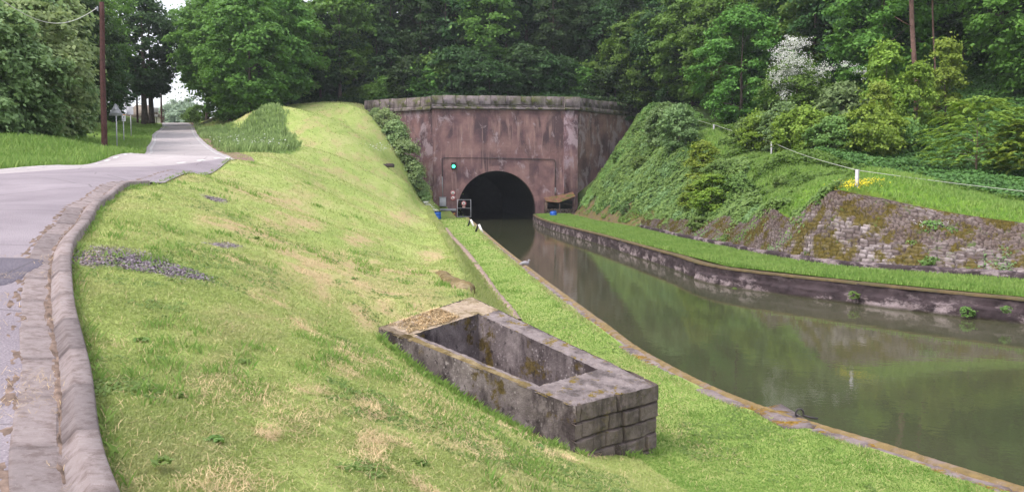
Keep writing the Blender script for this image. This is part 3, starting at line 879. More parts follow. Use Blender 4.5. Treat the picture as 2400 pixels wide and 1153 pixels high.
# water and canal bed
V = [(-14, -30, 0), (100, -30, 0), (100, 150, 0), (-14, 150, 0)]
tag(obj('water', raw_mesh('water', V, np.array([[0, 1, 2, 3]]), M['water'])), kind='structure')

# ------------------------------------------------------------------ roads, kerb
def loft(name, A, B, n_, k, f, dz, mat):
    a = smooth_line(A, n_); b = smooth_line(B, n_)
    t = np.linspace(0, 1, k)[None, :, None]
    q = a[:, None] * (1 - t) + b[:, None] * t
    z = f(q[..., 0], q[..., 1]) + dz
    V = np.concatenate([q, z[..., None]], -1).reshape(-1, 3)
    me = raw_mesh(name, V, grid_faces(n_, k), mat, True)
    return obj(name, me)
tag(loft('road', ROAD_L, ROAD_R, 320, 16, zL, .03, M['road']), 'pale worn country road climbing to the crest', 'road', kind='structure')
gut_in = offset_line(kerb_line, -.44)
if np.linalg.norm(gut_in[200] - np.array([-20, 10])) > np.linalg.norm(kerb_line[200] - np.array([-20, 10])): SGN = 1
else: SGN = -1
gutter_edge = offset_line(kerb_line, SGN * .44)
_gw = np.clip((np.concatenate([[0], np.cumsum(np.linalg.norm(np.diff(kerb_line, axis=0), axis=1))]) - 15.5) / .6, 0, 1)[:, None]
near_R = gutter_edge * _gw + offset_line(kerb_line, -SGN * .12) * (1 - _gw)
near_L = np.array(ROAD_R[8:] + [(-36, -8)])
tag(loft('side_road', near_L, near_R[::8], 260, 40, zL, .034, M['near_road']), 'coarse grey asphalt by the kerb', 'road', kind='structure')

# kerb: gutter slab + sloped kerb stone profile, cut into metre-long stones with open joints
prof = [(.46, -.03), (.46, .035), (.44, .042), (.225, .030), (.205, .022), (.128, .110), (.118, .121), (.008, .124), (-.005, .10), (-.01, -.1)]
prof = np.array(prof)
seglen = np.concatenate([[0], np.cumsum(np.linalg.norm(np.diff(kerb_line, axis=0), axis=1))])
tot = seglen[-1]
mbk = MB(); mbg = MB()
_g = np.gradient(kerb_line, axis=0); _g /= np.linalg.norm(_g, axis=1)[:, None]; KN = np.stack([-_g[:, 1], _g[:, 0]], 1)
def at_len(s):
    x = np.interp(s, seglen, kerb_line[:, 0]); y = np.interp(s, seglen, kerb_line[:, 1])
    nn_ = np.array([np.interp(s, seglen, KN[:, 0]), np.interp(s, seglen, KN[:, 1])]); nn_ /= np.linalg.norm(nn_)
    return np.array([x, y]), nn_ * SGN
s = 16.0; ki = 0
while s < tot - 1.2:
    L_ = 1.0
    for part, mb in ((prof[3:], mbk), (prof[:4], mbg)):
        s0, s1 = s + .009, s + L_ - .009
        if part is prof: pass
        m_ = 9
        dzr = (hash2(np.array([ki * 1.0]), np.array([2.0]))[0] - .5) * .010
        tilt = (hash2(np.array([ki * 1.0]), np.array([7.0]))[0] - .5) * .008
        R = []
        for q, ss in enumerate(np.linspace(s0, s1, m_)):
            p, nrm = at_len(ss)
            R.append((p, nrm, ss))
        oo = np.array([h_[0] for h_ in part])
        zz0 = zL(np.array([[r[0][0] + r[1][0] * o_ for o_ in oo] for r in R]), np.array([[r[0][1] + r[1][1] * o_ for o_ in oo] for r in R]))
        V = []
        for (p, nrm, ss), zrow in zip(R, zz0):
            for (o_, h_), z0 in zip(part, zrow):
                w = p + nrm * o_
                rough = (vnoise(np.array([ss * 2.5]), np.array([o_ * 30]))[0] - .5) * .006
                V.append((w[0], w[1], z0 + h_ + dzr + tilt * (ss - s0) + rough))
        k_ = len(part)
        Q = [[i * k_ + j, i * k_ + j + 1, (i + 1) * k_ + j + 1, (i + 1) * k_ + j] for i in range(m_ - 1) for j in range(k_ - 1)]
        n0 = len(V)
        Tt = []
        for e_ in (0, m_ - 1):           # end faces, closed down to a buried edge
            low = [(v[0], v[1], v[2] - .12) for v in V[e_ * k_:(e_ + 1) * k_]]
            nb = len(V); V += low
            for j in range(k_ - 1): Q.append([e_ * k_ + j, e_ * k_ + j + 1, nb + j + 1, nb + j])
        mb.add(V, Q, Tt)
    s += L_; ki += 1
kb = mbk.build('kerb', M['kerb'], smooth=False); tag(kb, 'sloped concrete kerb stones', 'kerb', kind='structure')
gb = mbg.build('gutter', M['kerb']); tag(gb, 'flat concrete gutter slabs', 'gutter', kind='structure')

# fresh dark asphalt patch by the gutter
def ground_patch(name, pts_px, mat, dz, kind='structure', side='L', rough_edge=.05):
    c = [hit(a, b, side)[:2] for a, b in pts_px]
    c = smooth_line(np.array(c + [c[0]]), 60)[:-1]
    ctr = c.mean(0)
    f = zL if side == 'L' else zR
    rings = [0, .3, .55, .75, .9, 1.0]
    V = [(ctr[0], ctr[1], float(f(*ctr)) + dz)]
    for r in rings[1:]:
        jit = 1 + (vnoise(np.arange(59) * .9, np.full(59, r)) - .5) * rough_edge * (r == 1.0) * 4
        q = ctr + (c - ctr) * r * jit[:, None]
        z = f(q[:, 0], q[:, 1]) + (dz if r < 1 else dz - .02)
        V += list(np.column_stack([q, z]))
    n_ = 59; T = [[0, 1 + i, 1 + (i + 1) % n_] for i in range(n_)]
    Q = []
    for k in range(len(rings) - 2):
        a = 1 + k * n_; b = a + n_
        Q += [[a + i, b + i, b + (i + 1) % n_, a + (i + 1) % n_] for i in range(n_)]
    mb = MB().add(V, Q, T)
    return tag(mb.build(name, mat, smooth=True), kind=kind)
ground_patch('asphalt_patch', [(-60, 612), (40, 610), (78, 612), (70, 650), (40, 668), (-60, 690)], M['patch'], .045)

_sr = [p for p in ROAD_R[2:9]]; _so = offset_line(smooth_line(_sr, 60), 0)
_a = smooth_line(_sr, 60)[:-2]; _g2 = np.gradient(_a, axis=0); _g2 /= np.linalg.norm(_g2, axis=1)[:, None]
_w = np.linspace(.5, 1.1, len(_a))[:, None]
_b = _a + np.stack([-_g2[:, 1], _g2[:, 0]], 1) * _w
tag(loft('shoulder', [tuple(p) for p in _a], [tuple(p) for p in _b], 160, 4, zL, .022, simple_mat('reddish_road_shoulder', (.24, .15, .13), .95, .3, 4, bump=.6)), 'reddish earth shoulder along the road', 'shoulder', kind='structure')

# painted edge dashes on the climbing road
mb = MB()
for line, off, s0, s1 in ((smooth_line(ROAD_L, 600), .32, 40, 80), (smooth_line(ROAD_R[:10], 600), -.32, 40, 86)):
    d = np.concatenate([[0], np.cumsum(np.linalg.norm(np.diff(line, axis=0), axis=1))])
    ofs = offset_line(line, off)
    s = 60.0
    while s < d[-1] - .5:
        t = np.linspace(s, s + .55, 4)
        A = np.stack([np.interp(t, d, ofs[:, 0]), np.interp(t, d, ofs[:, 1])], 1)
        g = np.gradient(A, axis=0); g /= np.linalg.norm(g, axis=1)[:, None]
        nn = np.stack([-g[:, 1], g[:, 0]], 1)
        for sg in (1,):
            q = np.concatenate([A - nn * .08, A + nn * .08])
            z = zL(q[:, 0], q[:, 1]) + .042
            mb.add(np.column_stack([q, z]), [[i, i + 1, 4 + i + 1, 4 + i] for i in range(3)])
        s += 1.35
mb.build('road_marking', M['white'])
tag(bpy.data.objects['road_marking'], kind='structure')
# ------------------------------------------------------------------ canal edges
def edge_line(tab, y0, y1, n_):
    t = np.array([(x, y) for y, x in tab], float)
    L = smooth_line(t, 3000)
    k = (L[:, 1] >= y0) & (L[:, 1] <= y1)
    L = L[k]
    d = np.concatenate([[0], np.cumsum(np.linalg.norm(np.diff(L, axis=0), axis=1))])
    s = np.linspace(0, d[-1], n_)
    return np.stack([np.interp(s, d, L[:, 0]), np.interp(s, d, L[:, 1])], 1), s
def strip_normal(L):
    g = np.gradient(L, axis=0); g /= np.linalg.norm(g, axis=1)[:, None]
    return np.stack([-g[:, 1], g[:, 0]], 1)         # to the left of travel (towards -x when travelling north)

# left quay: stone coping with joints, mossy outer edge
L, s = edge_line(LEFT_EDGE, -2, 104.2, 3200)
Nn = strip_normal(L)
cross = [(0.0, -.5), (0.0, ZL - .06), (.03, ZL - .01), (.10, ZL + .005), (.22, ZL + .01), (.34, ZL + .008), (.40, ZL - .01), (.43, ZL - .05), (1.0, ZL - .06), (1.02, ZL - .2)]
V = []
blkid = np.floor(s / 1.15 + .2 * np.sin(s)); fr = (s / 1.15 + .2 * np.sin(s)) - blkid
jd = np.clip(np.minimum(fr, 1 - fr) * 1.15 / .035, 0, 1)
bh = (hash2(blkid, blkid * 0, 3.) - .5) * .035
bo = (hash2(blkid, blkid * 0, 9.) - .5) * .05
for o_, z_ in cross:
    on = o_ + bo + (fbm(s * 2.5, np.full_like(s, o_ * 9), 3.) - .5) * (.10 if o_ > .3 else .03)
    q = L + Nn * on[:, None]
    zz = z_ + (bh + (fbm(s * 5, np.full_like(s, o_ * 20), 1.) - .5) * .02) * (z_ > 0) - (1 - jd) * .03 * (z_ > 0)
    V.append(np.column_stack([q, zz]))
V = np.stack(V, 1).reshape(-1, 3)
me = raw_mesh('coping', V, grid_faces(len(s), len(cross)), M['coping'], False)
quay = empty('canal_quay', (L[0][0], L[0][1], 0))
tag(quay, 'low stone quay edge with yellow moss along the mown towpath', 'quay')
def keep(o, parent):
    o.parent = parent
    o.matrix_parent_inverse = parent.matrix_world.inverted() if False else o.matrix_parent_inverse
    o.location = (-parent.location[0], -parent.location[1], -parent.location[2])
    return o
keep(obj('coping', me), quay)
def clump_mat_strip(name, L, s, Nn, o0, o1, z, dens, h, mat, parent, seed):
    """bumpy moss cushion strip"""
    k = 7
    V = []
    t = np.linspace(0, 1, k)
    cov = fbm(s * .5, s * 0 + seed, seed, 3)
    for i in range(k):
        wob = (fbm(s * 1.7, np.full_like(s, i * .01), seed) - .5) * .12
        on = o0 + (o1 - o0) * t[i] + wob * (i > 2)
        q = L + Nn * on[:, None]
        dome = math.sin(math.pi * t[i]) ** .6
        hh = h * dome * np.clip((cov - (.5 - dens * .5)) * 8, -.6, 1) * (.5 + fbm(s * 9, np.full_like(s, t[i] * 9), seed + 2))
        V.append(np.column_stack([q, z + hh - (.02 if i in (0, k - 1) else 0)]))
    V = np.stack(V, 1).reshape(-1, 3)
    return keep(obj(name, raw_mesh(name, V, grid_faces(len(s), k), mat, True)), parent)
clump_mat_strip('moss', L, s, Nn, -.02, .20, ZL + .005, .85, .035, M['moss'], quay, 4.0)

# stone slab jutting into the towpath beside the mooring ring
sl = [P(1768, 967, 13.6), P(1830, 955, 14.0), P(1915, 996, 12.7), P(1838, 1000, 12.6)]
mb = MB(); mb.prism([(p[0], p[1]) for p in sl], .12, org=(0, 0, ZL - .085), X=(1, 0, 0), Y=(0, 1, 0))
o = mb.build('stone_slab', M['coping']); tag(o, 'flat grey stone slab set in the grass beside the iron mooring ring', 'slab')
mb = MB()
rp = P(1873, 970, 13.2)
th = np.linspace(0, 1.5 * math.pi, 20)
mb.tube([(rp[0] + .06 * math.cos(a), rp[1] - .02, ZL + .09 + .075 * math.sin(a)) for a in np.linspace(-.4, 3.6, 18)], .016, 8)
mb.tube([(rp[0] + .05, rp[1] - .02, ZL + .06), (rp[0] + .17, rp[1] - .06, ZL + .035), (rp[0] + .26, rp[1] - .10, ZL + .03)], .016, 8)
mb.tube([(rp[0] - .03, rp[1], ZL - .05), (rp[0] - .03, rp[1], ZL + .06)], .022, 8)
o = mb.build('mooring_ring', M['rustiron'] if 'rustiron' in M else M['cable'], smooth=True); tag(o, 'dark iron mooring ring fixed in the mossy quay edge', 'mooring ring')

# right wall: dark stained masonry face, lighter ledge, mossy cap
L, s = edge_line(RIGHT_EDGE, 8, 104.2, 3400)
Nn = -strip_normal(L)
nv = 26
vz = np.linspace(-.35, ZR, nv)
U = np.repeat(s[:, None], nv, 1); Vv = np.repeat(vz[None], len(s), 0)
hgt, rb = masonry(U, Vv, .26, .75, .035, 2.0)
rough = fbm(U * 1.4, Vv * 2.2, 4.) - .5
ledge = np.clip((37.5 - L[:, 1]) / .3, 0, 1)[:, None] * (Vv < (.30 + .12 * fbm(U * .8, U * 0, 2.)))
off = .015 * hgt * (rough > -.05) + .09 * rough + ledge * (.10 + .06 * fbm(U * 2, Vv * 4, 9.)) + .03 * (rb - .5) + .04 * (1 - Vv / ZR)
# chipped places where the stone shows
q = L[:, None, :] - Nn[:, None, :] * off[..., None]
V = np.concatenate([q, Vv[..., None]], -1).reshape(-1, 3)
me = raw_mesh('wall_face', V, grid_faces(len(s), nv)[:, ::-1], M['wallface'], False)
cwall = empty('canal_wall', (L[0][0], L[0][1], 0)); tag(cwall, 'long dark stained canal wall with mossy top on the far side of the water', 'canal wall')
keep(obj('wall_face', me), cwall)
cap = [(-.05, ZR - .07), (-.05, ZR), (.05, ZR + .015), (.2, ZR + .012), (.36, ZR + .0), (.42, ZR - .03), (1.1, ZR - .04), (1.12, ZR - .2)]
V = []
for o_, z_ in cap:
    w = (fbm(s * 2, np.full_like(s, o_ * 8), 6.) - .5) * .06 * (z_ > .5)
    V.append(np.column_stack([L + Nn * (o_ + w)[:, None], z_ + (fbm(s * 4, np.full_like(s, o_ * 20), 5.) - .5) * .03]))
me = raw_mesh('cap', np.stack(V, 1).reshape(-1, 3), grid_faces(len(s), len(cap))[:, ::-1], M['moss_brown'] if 'moss_brown' in M else M['moss'], False)
keep(obj('cap', me), cwall)

# narrow stone edging between towpath and bank
ed = [P(*t)[:2] for t in [(1045, 535, 75.8), (1060, 555, 62.6), (1082, 578, 52), (1100, 600, 45), (1128, 640, 36.2), (1165, 692, 28.5), (1192, 727, 25.2), (1210, 752, 23.1)]]
EL = smooth_line(np.array(ed), 900)
dd = np.concatenate([[0], np.cumsum(np.linalg.norm(np.diff(EL, axis=0), axis=1))])
Ne = strip_normal(EL)
V = []
fr = dd / .55 - np.floor(dd / .55); jd = np.clip(np.minimum(fr, 1 - fr) / .1, 0, 1)
for o_, z_ in ((-.15, .36), (-.14, .43), (0, .45), (.14, .43), (.15, .36)):
    V.append(np.column_stack([EL + Ne * (o_ + (fbm(dd * 3, dd * 0 + o_ * 9, 2.) - .5) * .08)[:, None], z_ + (hash2(np.floor(dd / .55), dd * 0, 2.) - .5) * .03 - (1 - jd) * .03]))
me = raw_mesh('stone_edging', np.stack(V, 1).reshape(-1, 3), grid_faces(900, 5), simple_mat('pinkish_edging_stone', (.36, .26, .22), .95, .3, 5, bump=.7))
tag(obj('stone_edging', me), 'narrow line of pinkish edging stones between towpath grass and bank', 'edging')

# ------------------------------------------------------------------ tunnel portal
PW = float(np.linalg.norm(PR - PL))
portal = empty('tunnel_portal', (PL[0], PL[1], 0), PANG)
tag(portal, 'tall red sandstone tunnel portal with round arch over the canal', 'tunnel portal')
ca, sa = math.cos(PANG), math.sin(PANG)
def loc(x, y):
    dx, dy = x - PL[0], y - PL[1]
    return dx * ca + dy * sa, -dx * sa + dy * ca
def PF(px, py, d=0.0):
    """portal-face coordinates (local x, z) seen at a bearing, d in front of the face"""
    a = np.array(P(px, py, 100.0)); o_ = np.array([0, 0, EYE]); r = a - o_
    nx, ny = sa, -ca
    p0 = np.array([PL[0], PL[1]]) + np.array([nx, ny]) * d
    t = ((p0[0] - 0) * nx + (p0[1] - 0) * ny) / (r[0] * nx + r[1] * ny)
    q = o_ + r * t
    return loc(q[0], q[1])[0], q[2]
AX = PF(1165, 450)[0]; AR = 4.85; AZ = 1.2
mb = MB()
# front wall with arched opening: strips fanned round the arch
na = 48
th = np.linspace(math.pi, 0, na + 1)
arc = np.stack([AX + AR * np.cos(th), AZ + AR * np.sin(th)], 1)
def wallquads(mb, y0):
    xs_ = arc[:, 0]
    V = []; Q = []
    nz = 16
    for i in range(na):
        a, b = arc[i], arc[i + 1]
        for k in range(nz):
            z00 = a[1] + (Z_CORN - a[1]) * k / nz; z01 = a[1] + (Z_CORN - a[1]) * (k + 1) / nz
            z10 = b[1] + (Z_CORN - b[1]) * k / nz; z11 = b[1] + (Z_CORN - b[1]) * (k + 1) / nz
            n0 = len(V)
            V += [(a[0], y0, z00), (b[0], y0, z10), (b[0], y0, z11), (a[0], y0, z01)]
            Q.append([n0, n0 + 1, n0 + 2, n0 + 3])
    for x0, x1 in ((0, AX - AR), (AX + AR, PW)):
        n0 = len(V)
        V += [(x0, y0, -.6), (x1, y0, -.6), (x1, y0, Z_CORN), (x0, y0, Z_CORN)]
        Q.append([n0, n0 + 1, n0 + 2, n0 + 3])
    mb.add(V, Q)
wallquads(mb, 0)
mb.add([(0, 0, -.6), (0, 3, -.6), (0, 3, Z_CORN), (0, 0, Z_CORN), (PW, 0, -.6), (PW, 3, -.6), (PW, 3, Z_CORN), (PW, 0, Z_CORN)], [[1, 0, 3, 2], [4, 5, 6, 7]])
for x in (AX - AR, AX + AR):
    mb.add([(x, 0, -.6), (x, 1.2, -.6), (x, 1.2, AZ), (x, 0, AZ)], [[0, 1, 2, 3]])
V = [(a[0], y_, a[1]) for a in arc for y_ in (0, 1.2)]
mb.add(V, [[2 * i, 2 * i + 1, 2 * i + 3, 2 * i + 2] for i in range(na)])
mb.build('front_wall', M['portal'], portal)
# arch stones, each cut from its neighbour
mb = MB()
nw = 27
for i in range(nw):
    a0 = math.pi - i * math.pi / nw; a1 = math.pi - (i + 1) * math.pi / nw
    w_ = .55
    pts = []
    for r_ in (AR + .005, AR + w_ * .9 + .1):
        for a in ((a0, (a0 + a1) / 2, a1) if r_ < AR + .1 else (a1, (a0 + a1) / 2, a0)):
            pts.append((AX + r_ * math.cos(a), AZ + r_ * math.sin(a)))
    c_m = np.mean(pts, 0); mb.add([(p[0], -.006, p[1]) for p in pts] + [(c_m[0], -.006, c_m[1])], T=[[q, (q + 1) % 6, 6] for q in range(6)])
mb.build('arch_ring', M['portal_arch'] if 'portal_arch' in M else M['portal'], portal)
# barrel of the tunnel
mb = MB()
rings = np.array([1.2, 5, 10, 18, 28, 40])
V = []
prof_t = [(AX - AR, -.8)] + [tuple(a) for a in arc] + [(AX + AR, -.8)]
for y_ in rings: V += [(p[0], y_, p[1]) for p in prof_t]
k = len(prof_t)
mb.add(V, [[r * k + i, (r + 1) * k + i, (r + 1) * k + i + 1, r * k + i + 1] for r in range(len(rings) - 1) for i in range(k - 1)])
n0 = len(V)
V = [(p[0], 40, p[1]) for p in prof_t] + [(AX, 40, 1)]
mb.add(V, T=[[i, (i + 1) % k, k] for i in range(k)])  # added cap closes the barrel so its far end stays dark
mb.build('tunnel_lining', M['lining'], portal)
mb = MB(); mb.add([(AX - AR, -.0, ZL), (AX - AR + 1.35, 0, ZL), (AX - AR + 1.35, 0, -.6), (AX - AR, 40, ZL), (AX - AR + 1.35, 40, ZL), (AX - AR + 1.35, 40, -.6), (AX - AR, 0, -.6)], [[0, 1, 4, 3], [1, 2, 5, 4], [6, 2, 1, 0]])
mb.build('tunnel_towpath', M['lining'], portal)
# right pilaster with pale streaks
px0 = PF(1321, 300)[0]
mb = MB(); mb.box(((px0 + PW + .1) / 2, -.16, (Z_CORN - .6) / 2 + .001), (PW + .1 - px0, .32, Z_CORN + .598), bev=.03)
mb.build('pilaster', M['portal_pale'], portal)
# cornice and parapet as run of stones
def run_stones(mb, p0, p1, z0, z1, front, back, seg, seed, jitter=.02, slope=0):
    p0 = np.array(p0, float); p1 = np.array(p1, float)
    L_ = np.linalg.norm(p1 - p0); d = (p1 - p0) / L_; nrm = np.array([d[1], -d[0]])
    rz = math.atan2(d[1], d[0]); s = 0; k = 0
    while s < L_ - .05:
        w = seg * (.75 + .5 * hash2(np.array([float(k)]), np.array([seed]))[0]); w = min(w, L_ - s)
        if L_ - s - w < .35: w = L_ - s
        j = (hash2(np.array([float(k)]), np.array([seed + 3]))[0] - .5) * jitter
        c = p0 + d * (s + w / 2) + nrm * (front - back) / 2 * 1 + nrm * j
        zt = z1 + j * 1.5
        mb.box((c[0], c[1], (z0 + zt) / 2), (w - .012, front + back, zt - z0), rz=rz, bev=.03)
        s += w; k += 1
wl0 = (0.0, .9); wl1 = loc(*WL_END); wr0 = (PW + .1, .25); wr1 = loc(*WR_END)
mbc = MB(); mbp = MB(); mbb = MB()
run_stones(mbc, (-.15, 0), (px0, 0), Z_CORN, Z_CORN + .26, .32, .4, 1.3, 1.)
run_stones(mbb, (-.12, 0), (px0, 0), Z_CORN + .262, Z_CORN + .56, .12, .4, 1.5, 2.)
run_stones(mbp, (-.14, 0), (px0, 0), Z_CORN + .562, Z_TOP, .20, .35, 1.6, 4., .05)
run_stones(mbc, (px0 + .002, -.33), (PW + .3, -.33), Z_CORN, Z_CORN + .26, .3, .6, 1.9, 5.)
run_stones(mbp, (px0 + .002, -.33), (PW + .3, -.33), Z_CORN + .262, Z_TOP - .02, .22, .6, 1.9, 6.)
run_stones(mbc, wl0, wl1, Z_CORN - .05, Z_CORN + .4, .22, .35, 1.4, 7.)
run_stones(mbp, wl0, wl1, Z_CORN + .402, Z_TOP - .05, .12, .3, 1.9, 8., .04)
run_stones(mbc, wr0, wr1, Z_CORN - .02, Z_CORN + .5, .24, .35, 1.5, 9.)
run_stones(mbp, wr0, wr1, Z_CORN + .502, Z_TOP - .05, .14, .3, 1.2, 10., .05)
flip = []
mbc.build('cornice', M['cornice'], portal); mbb.build('frieze', M['cornice'], portal); mbp.build('parapet', M['cornice'], portal)
for (a, b, nm) in ((wl1, wl0, 'left'), (wr0, wr1, 'right')):
    mb = MB()
    a = np.array(a); b = np.array(b)
    V = []; nx_, nz_ = 20, 16
    for i in range(nx_ + 1):
        for k in range(nz_ + 1):
            p = a + (b - a) * i / nx_; V.append((p[0], p[1], -.6 + (Z_CORN + .55) * k / nz_))
    mb.add(V, grid_faces(nx_ + 1, nz_ + 1)[:, ::-1])
    mb.build('wing_wall', M['wing_left'] if (nm == 'left' and 'wing_left' in M) else M['wing'], portal)

# conduit run
def pf3(px, py, d): x, z = PF(px, py, d); return (x, -d, z)
mb = MB()
mb.tube([pf3(1038, 464, .06), pf3(1036, 380, .06), pf3(1036, 372, .06), pf3(1041, 370, .06), pf3(1165, 371, .06), pf3(1296, 374, .06), pf3(1301, 376, .06), pf3(1301.5, 384, .06), pf3(1301, 456, .06)], .038, 6)
conduit = mb.build('conduit', M['cable'], portal)
mb = MB(); mb.tube([pf3(1036.2, 414, .10), pf3(1038, 464, .10)], .05, 6); mb.build('conduit', M['greymetal'], portal)
mb = MB(); mb.tube([pf3(1301.5, 440, .10), pf3(1301, 456, .10)], .05, 6)
mb.build('conduit', M['greymetal'], portal)

def world_of(lx, ly, z):
    return (PL[0] + lx * ca - ly * sa, PL[1] + lx * sa + ly * ca, z)
def thing_on_portal(name, lx, ly, z): return empty(name, world_of(lx, ly, z), PANG)

# electrical cabinet
x0, z0 = PF(1029.5, 484); x1, z1 = PF(1045.5, 462.5)
t = thing_on_portal('electrical_cabinet', (x0 + x1) / 2, -.002, z0)
tag(t, 'grey electrical cabinet fixed low on the portal wall under the conduit', 'cabinet')
w, h = x1 - x0, z1 - z0
MB().box((0, -.16, h / 2), (w, .32, h), bev=.02).build('body', M['greymetal'], t)
MB().box((0, -.335, h / 2), (w - .08, .03, h - .1), bev=.01).build('door', M['metal'], t)
MB().box((0, -.19, h + .022), (w + .06, .42, .04), bev=.01).build('cap', M['metal'], t)
# grey beam
x0, z0 = PF(1031, 494.5); x1, z1 = PF(1069, 489)
t = MB().box(((x1 - x0) / 2, -.13, 0), (x1 - x0, .22, z1 - z0), bev=.02).build('barrier_beam', M['greymetal'])
t.location = world_of(x0, -.002, (z0 + z1) / 2); t.rotation_euler = (0, 0, PANG)
tag(t, 'horizontal grey steel beam between the cabinet and the gate', 'beam')
x0, z0 = PF(1064.5, 501)
t = MB().box((0, -.05, 0), (.26, .1, .2), bev=.02).build('marker_plate', M['orange'])
t.location = world_of(x0, -.002, z0); t.rotation_euler = (0, 0, PANG); tag(t, 'small orange plate low on the wall left of the gate', 'plate')

# round prohibition signs
def disc(mb, cx, cz, r, y, d=.012, n_=36): mb.prism([(cx + r * math.cos(a), cz + r * math.sin(a)) for a in np.linspace(0, 2 * math.pi, n_, endpoint=False)], d, org=(0, y, 0))
def ring(mb, cx, cz, r0, r1, y, n_=40, d=.008):
    th = np.linspace(0, 2 * math.pi, n_, endpoint=False)
    V = []
    for r_, yy_ in ((r0, y), (r0, y - d), (r1, y - d), (r1, y)): V += [(cx + r_ * math.cos(a), yy_, cz + r_ * math.sin(a)) for a in th]
    Q = [[k * n_ + i, k * n_ + (i + 1) % n_, (k + 1) * n_ + (i + 1) % n_, (k + 1) * n_ + i] for k in range(3) for i in range(n_)]
    mb.add(V, Q)
def bar(mb, a, b, w, y, d=.006):
    a = np.array(a, float); b = np.array(b, float); u = (b - a) / np.linalg.norm(b - a); nn = np.array([-u[1], u[0]]) * w / 2
    mb.prism([a - nn, b - nn, b + nn, a + nn], d, org=(0, y, 0))
def round_sign(t, r, y, kind):
    mb = MB(); disc(mb, 0, 0, r, y); mb.build('plate', M['white'], t)
    mb = MB(); ring(mb, 0, 0, r * .70, r * .97, y - .002 - 0, d=.012)
    if kind == 'slash': bar(mb, (-r * .52, r * .52), (r * .52, -r * .52), r * .17, y - .012)
    mb.build('red_ring', M['red'], t)
    mb = MB()
    if kind in ('walk', 'gate'):
        disc(mb, 0, r * .42, r * .11, y - .013, .008, 12)
        bar(mb, (0, r * .3), (0, -r * .1), r * .22, y - .013)
        bar(mb, (0, -r * .08), (r * .2, -r * .52), r * .12, y - .013)
        bar(mb, (0, -r * .08), (-r * .18, -r * .52), r * .12, y - .013)
        bar(mb, (0, r * .24), (r * .28, -r * .02), r * .09, y - .013)
        bar(mb, (0, r * .24), (-r * .26, 0), r * .09, y - .013)
    else:
        bar(mb, (-r * .4, -r * .18), (r * .4, -r * .18), r * .2, y - .009, .004)
        bar(mb, (-r * .12, -r * .1), (-r * .12, r * .2), r * .2, y - .009, .004)
    mb.build('pictogram', M['black'], t)
for (px_, py_, kd, lb) in ((1061.5, 452.5, 'walk', 'round red and white no walking sign, upper of the pair on the wall'), (1061.5, 464.2, 'slash', 'round red and white sign with diagonal bar, lower of the wall pair')):
    x, z = PF(px_, py_)
    t = thing_on_portal('prohibition_sign', x, -.03, z); tag(t, lb, 'sign', 'round signs on the portal')
    round_sign(t, .30, -.03, kd)
    MB().box((0, .0, 0), (.08, .05, .3)).build('bracket', M['greymetal'], t)

# green signal
x, z = PF(1063, 390)
t = thing_on_portal('signal_light', x, -.002, z); tag(t, 'lit green signal lamp in black housing on the portal wall', 'signal light')
MB().box((0, -.08, .05), (.55, .16, .85), bev=.04).build('housing', M['black'], t)
mb = MB(); disc(mb, 0, -.02, .19, -.165, .02, 24); mb.build('lens', M['green_light'], t)
mb = MB(); a = np.linspace(.1, math.pi - .1, 12)
V = [(.23 * math.cos(q), yy_, -.02 + .23 * math.sin(q)) for q in a for yy_ in (-.162, -.4)]
mb.add(V, [[2 * i, 2 * i + 1, 2 * i + 3, 2 * i + 2] for i in range(11)]); mb.build('visor', M['black'], t)

# gate across the towpath
gx0, gz0 = PF(1071.5, 508.5, .25); gx1, gz1 = PF(1104, 467.5, .25)
t = thing_on_portal('metal_gate', gx0, -.25, ZL); tag(t, 'grey metal framed gate across the towpath at the tunnel mouth', 'gate')
gw = gx1 - gx0; gh = gz1 - ZL
mb = MB()
for x in (.03, gw - .03): mb.box((x, 0, gh / 2), (.07, .07, gh), bev=.008)
for z in (.09, gh - .035): mb.box((gw / 2, 0, z), (gw - .132, .06, .06), bev=.008)
mb.build('frame', M['metal'], t)
MB().box((gw / 2, 0, gh * .51), (gw - .132, .045, .045), bev=.006).build('middle_rail', M['metal'], t)
mb = MB()
for x in np.arange(.12, gw - .08, .11): mb.box((x, .02, gh / 2), (.008, .008, gh - .2))
mb.build('infill_bars', M['cable'], t)
sx, sz = PF(1087, 477, .25)
t2 = thing_on_portal('prohibition_sign', sx, -.30, sz); tag(t2, 'round red and white sign hung on the towpath gate', 'sign', 'round signs on the portal')
round_sign(t2, .30, -.02, 'gate')
MB().box((0, -.02, -.42), (.36, .02, .2), bev=.004).build('lower_plate', simple_mat('pinkish_plate', (.5, .32, .28)), t2)

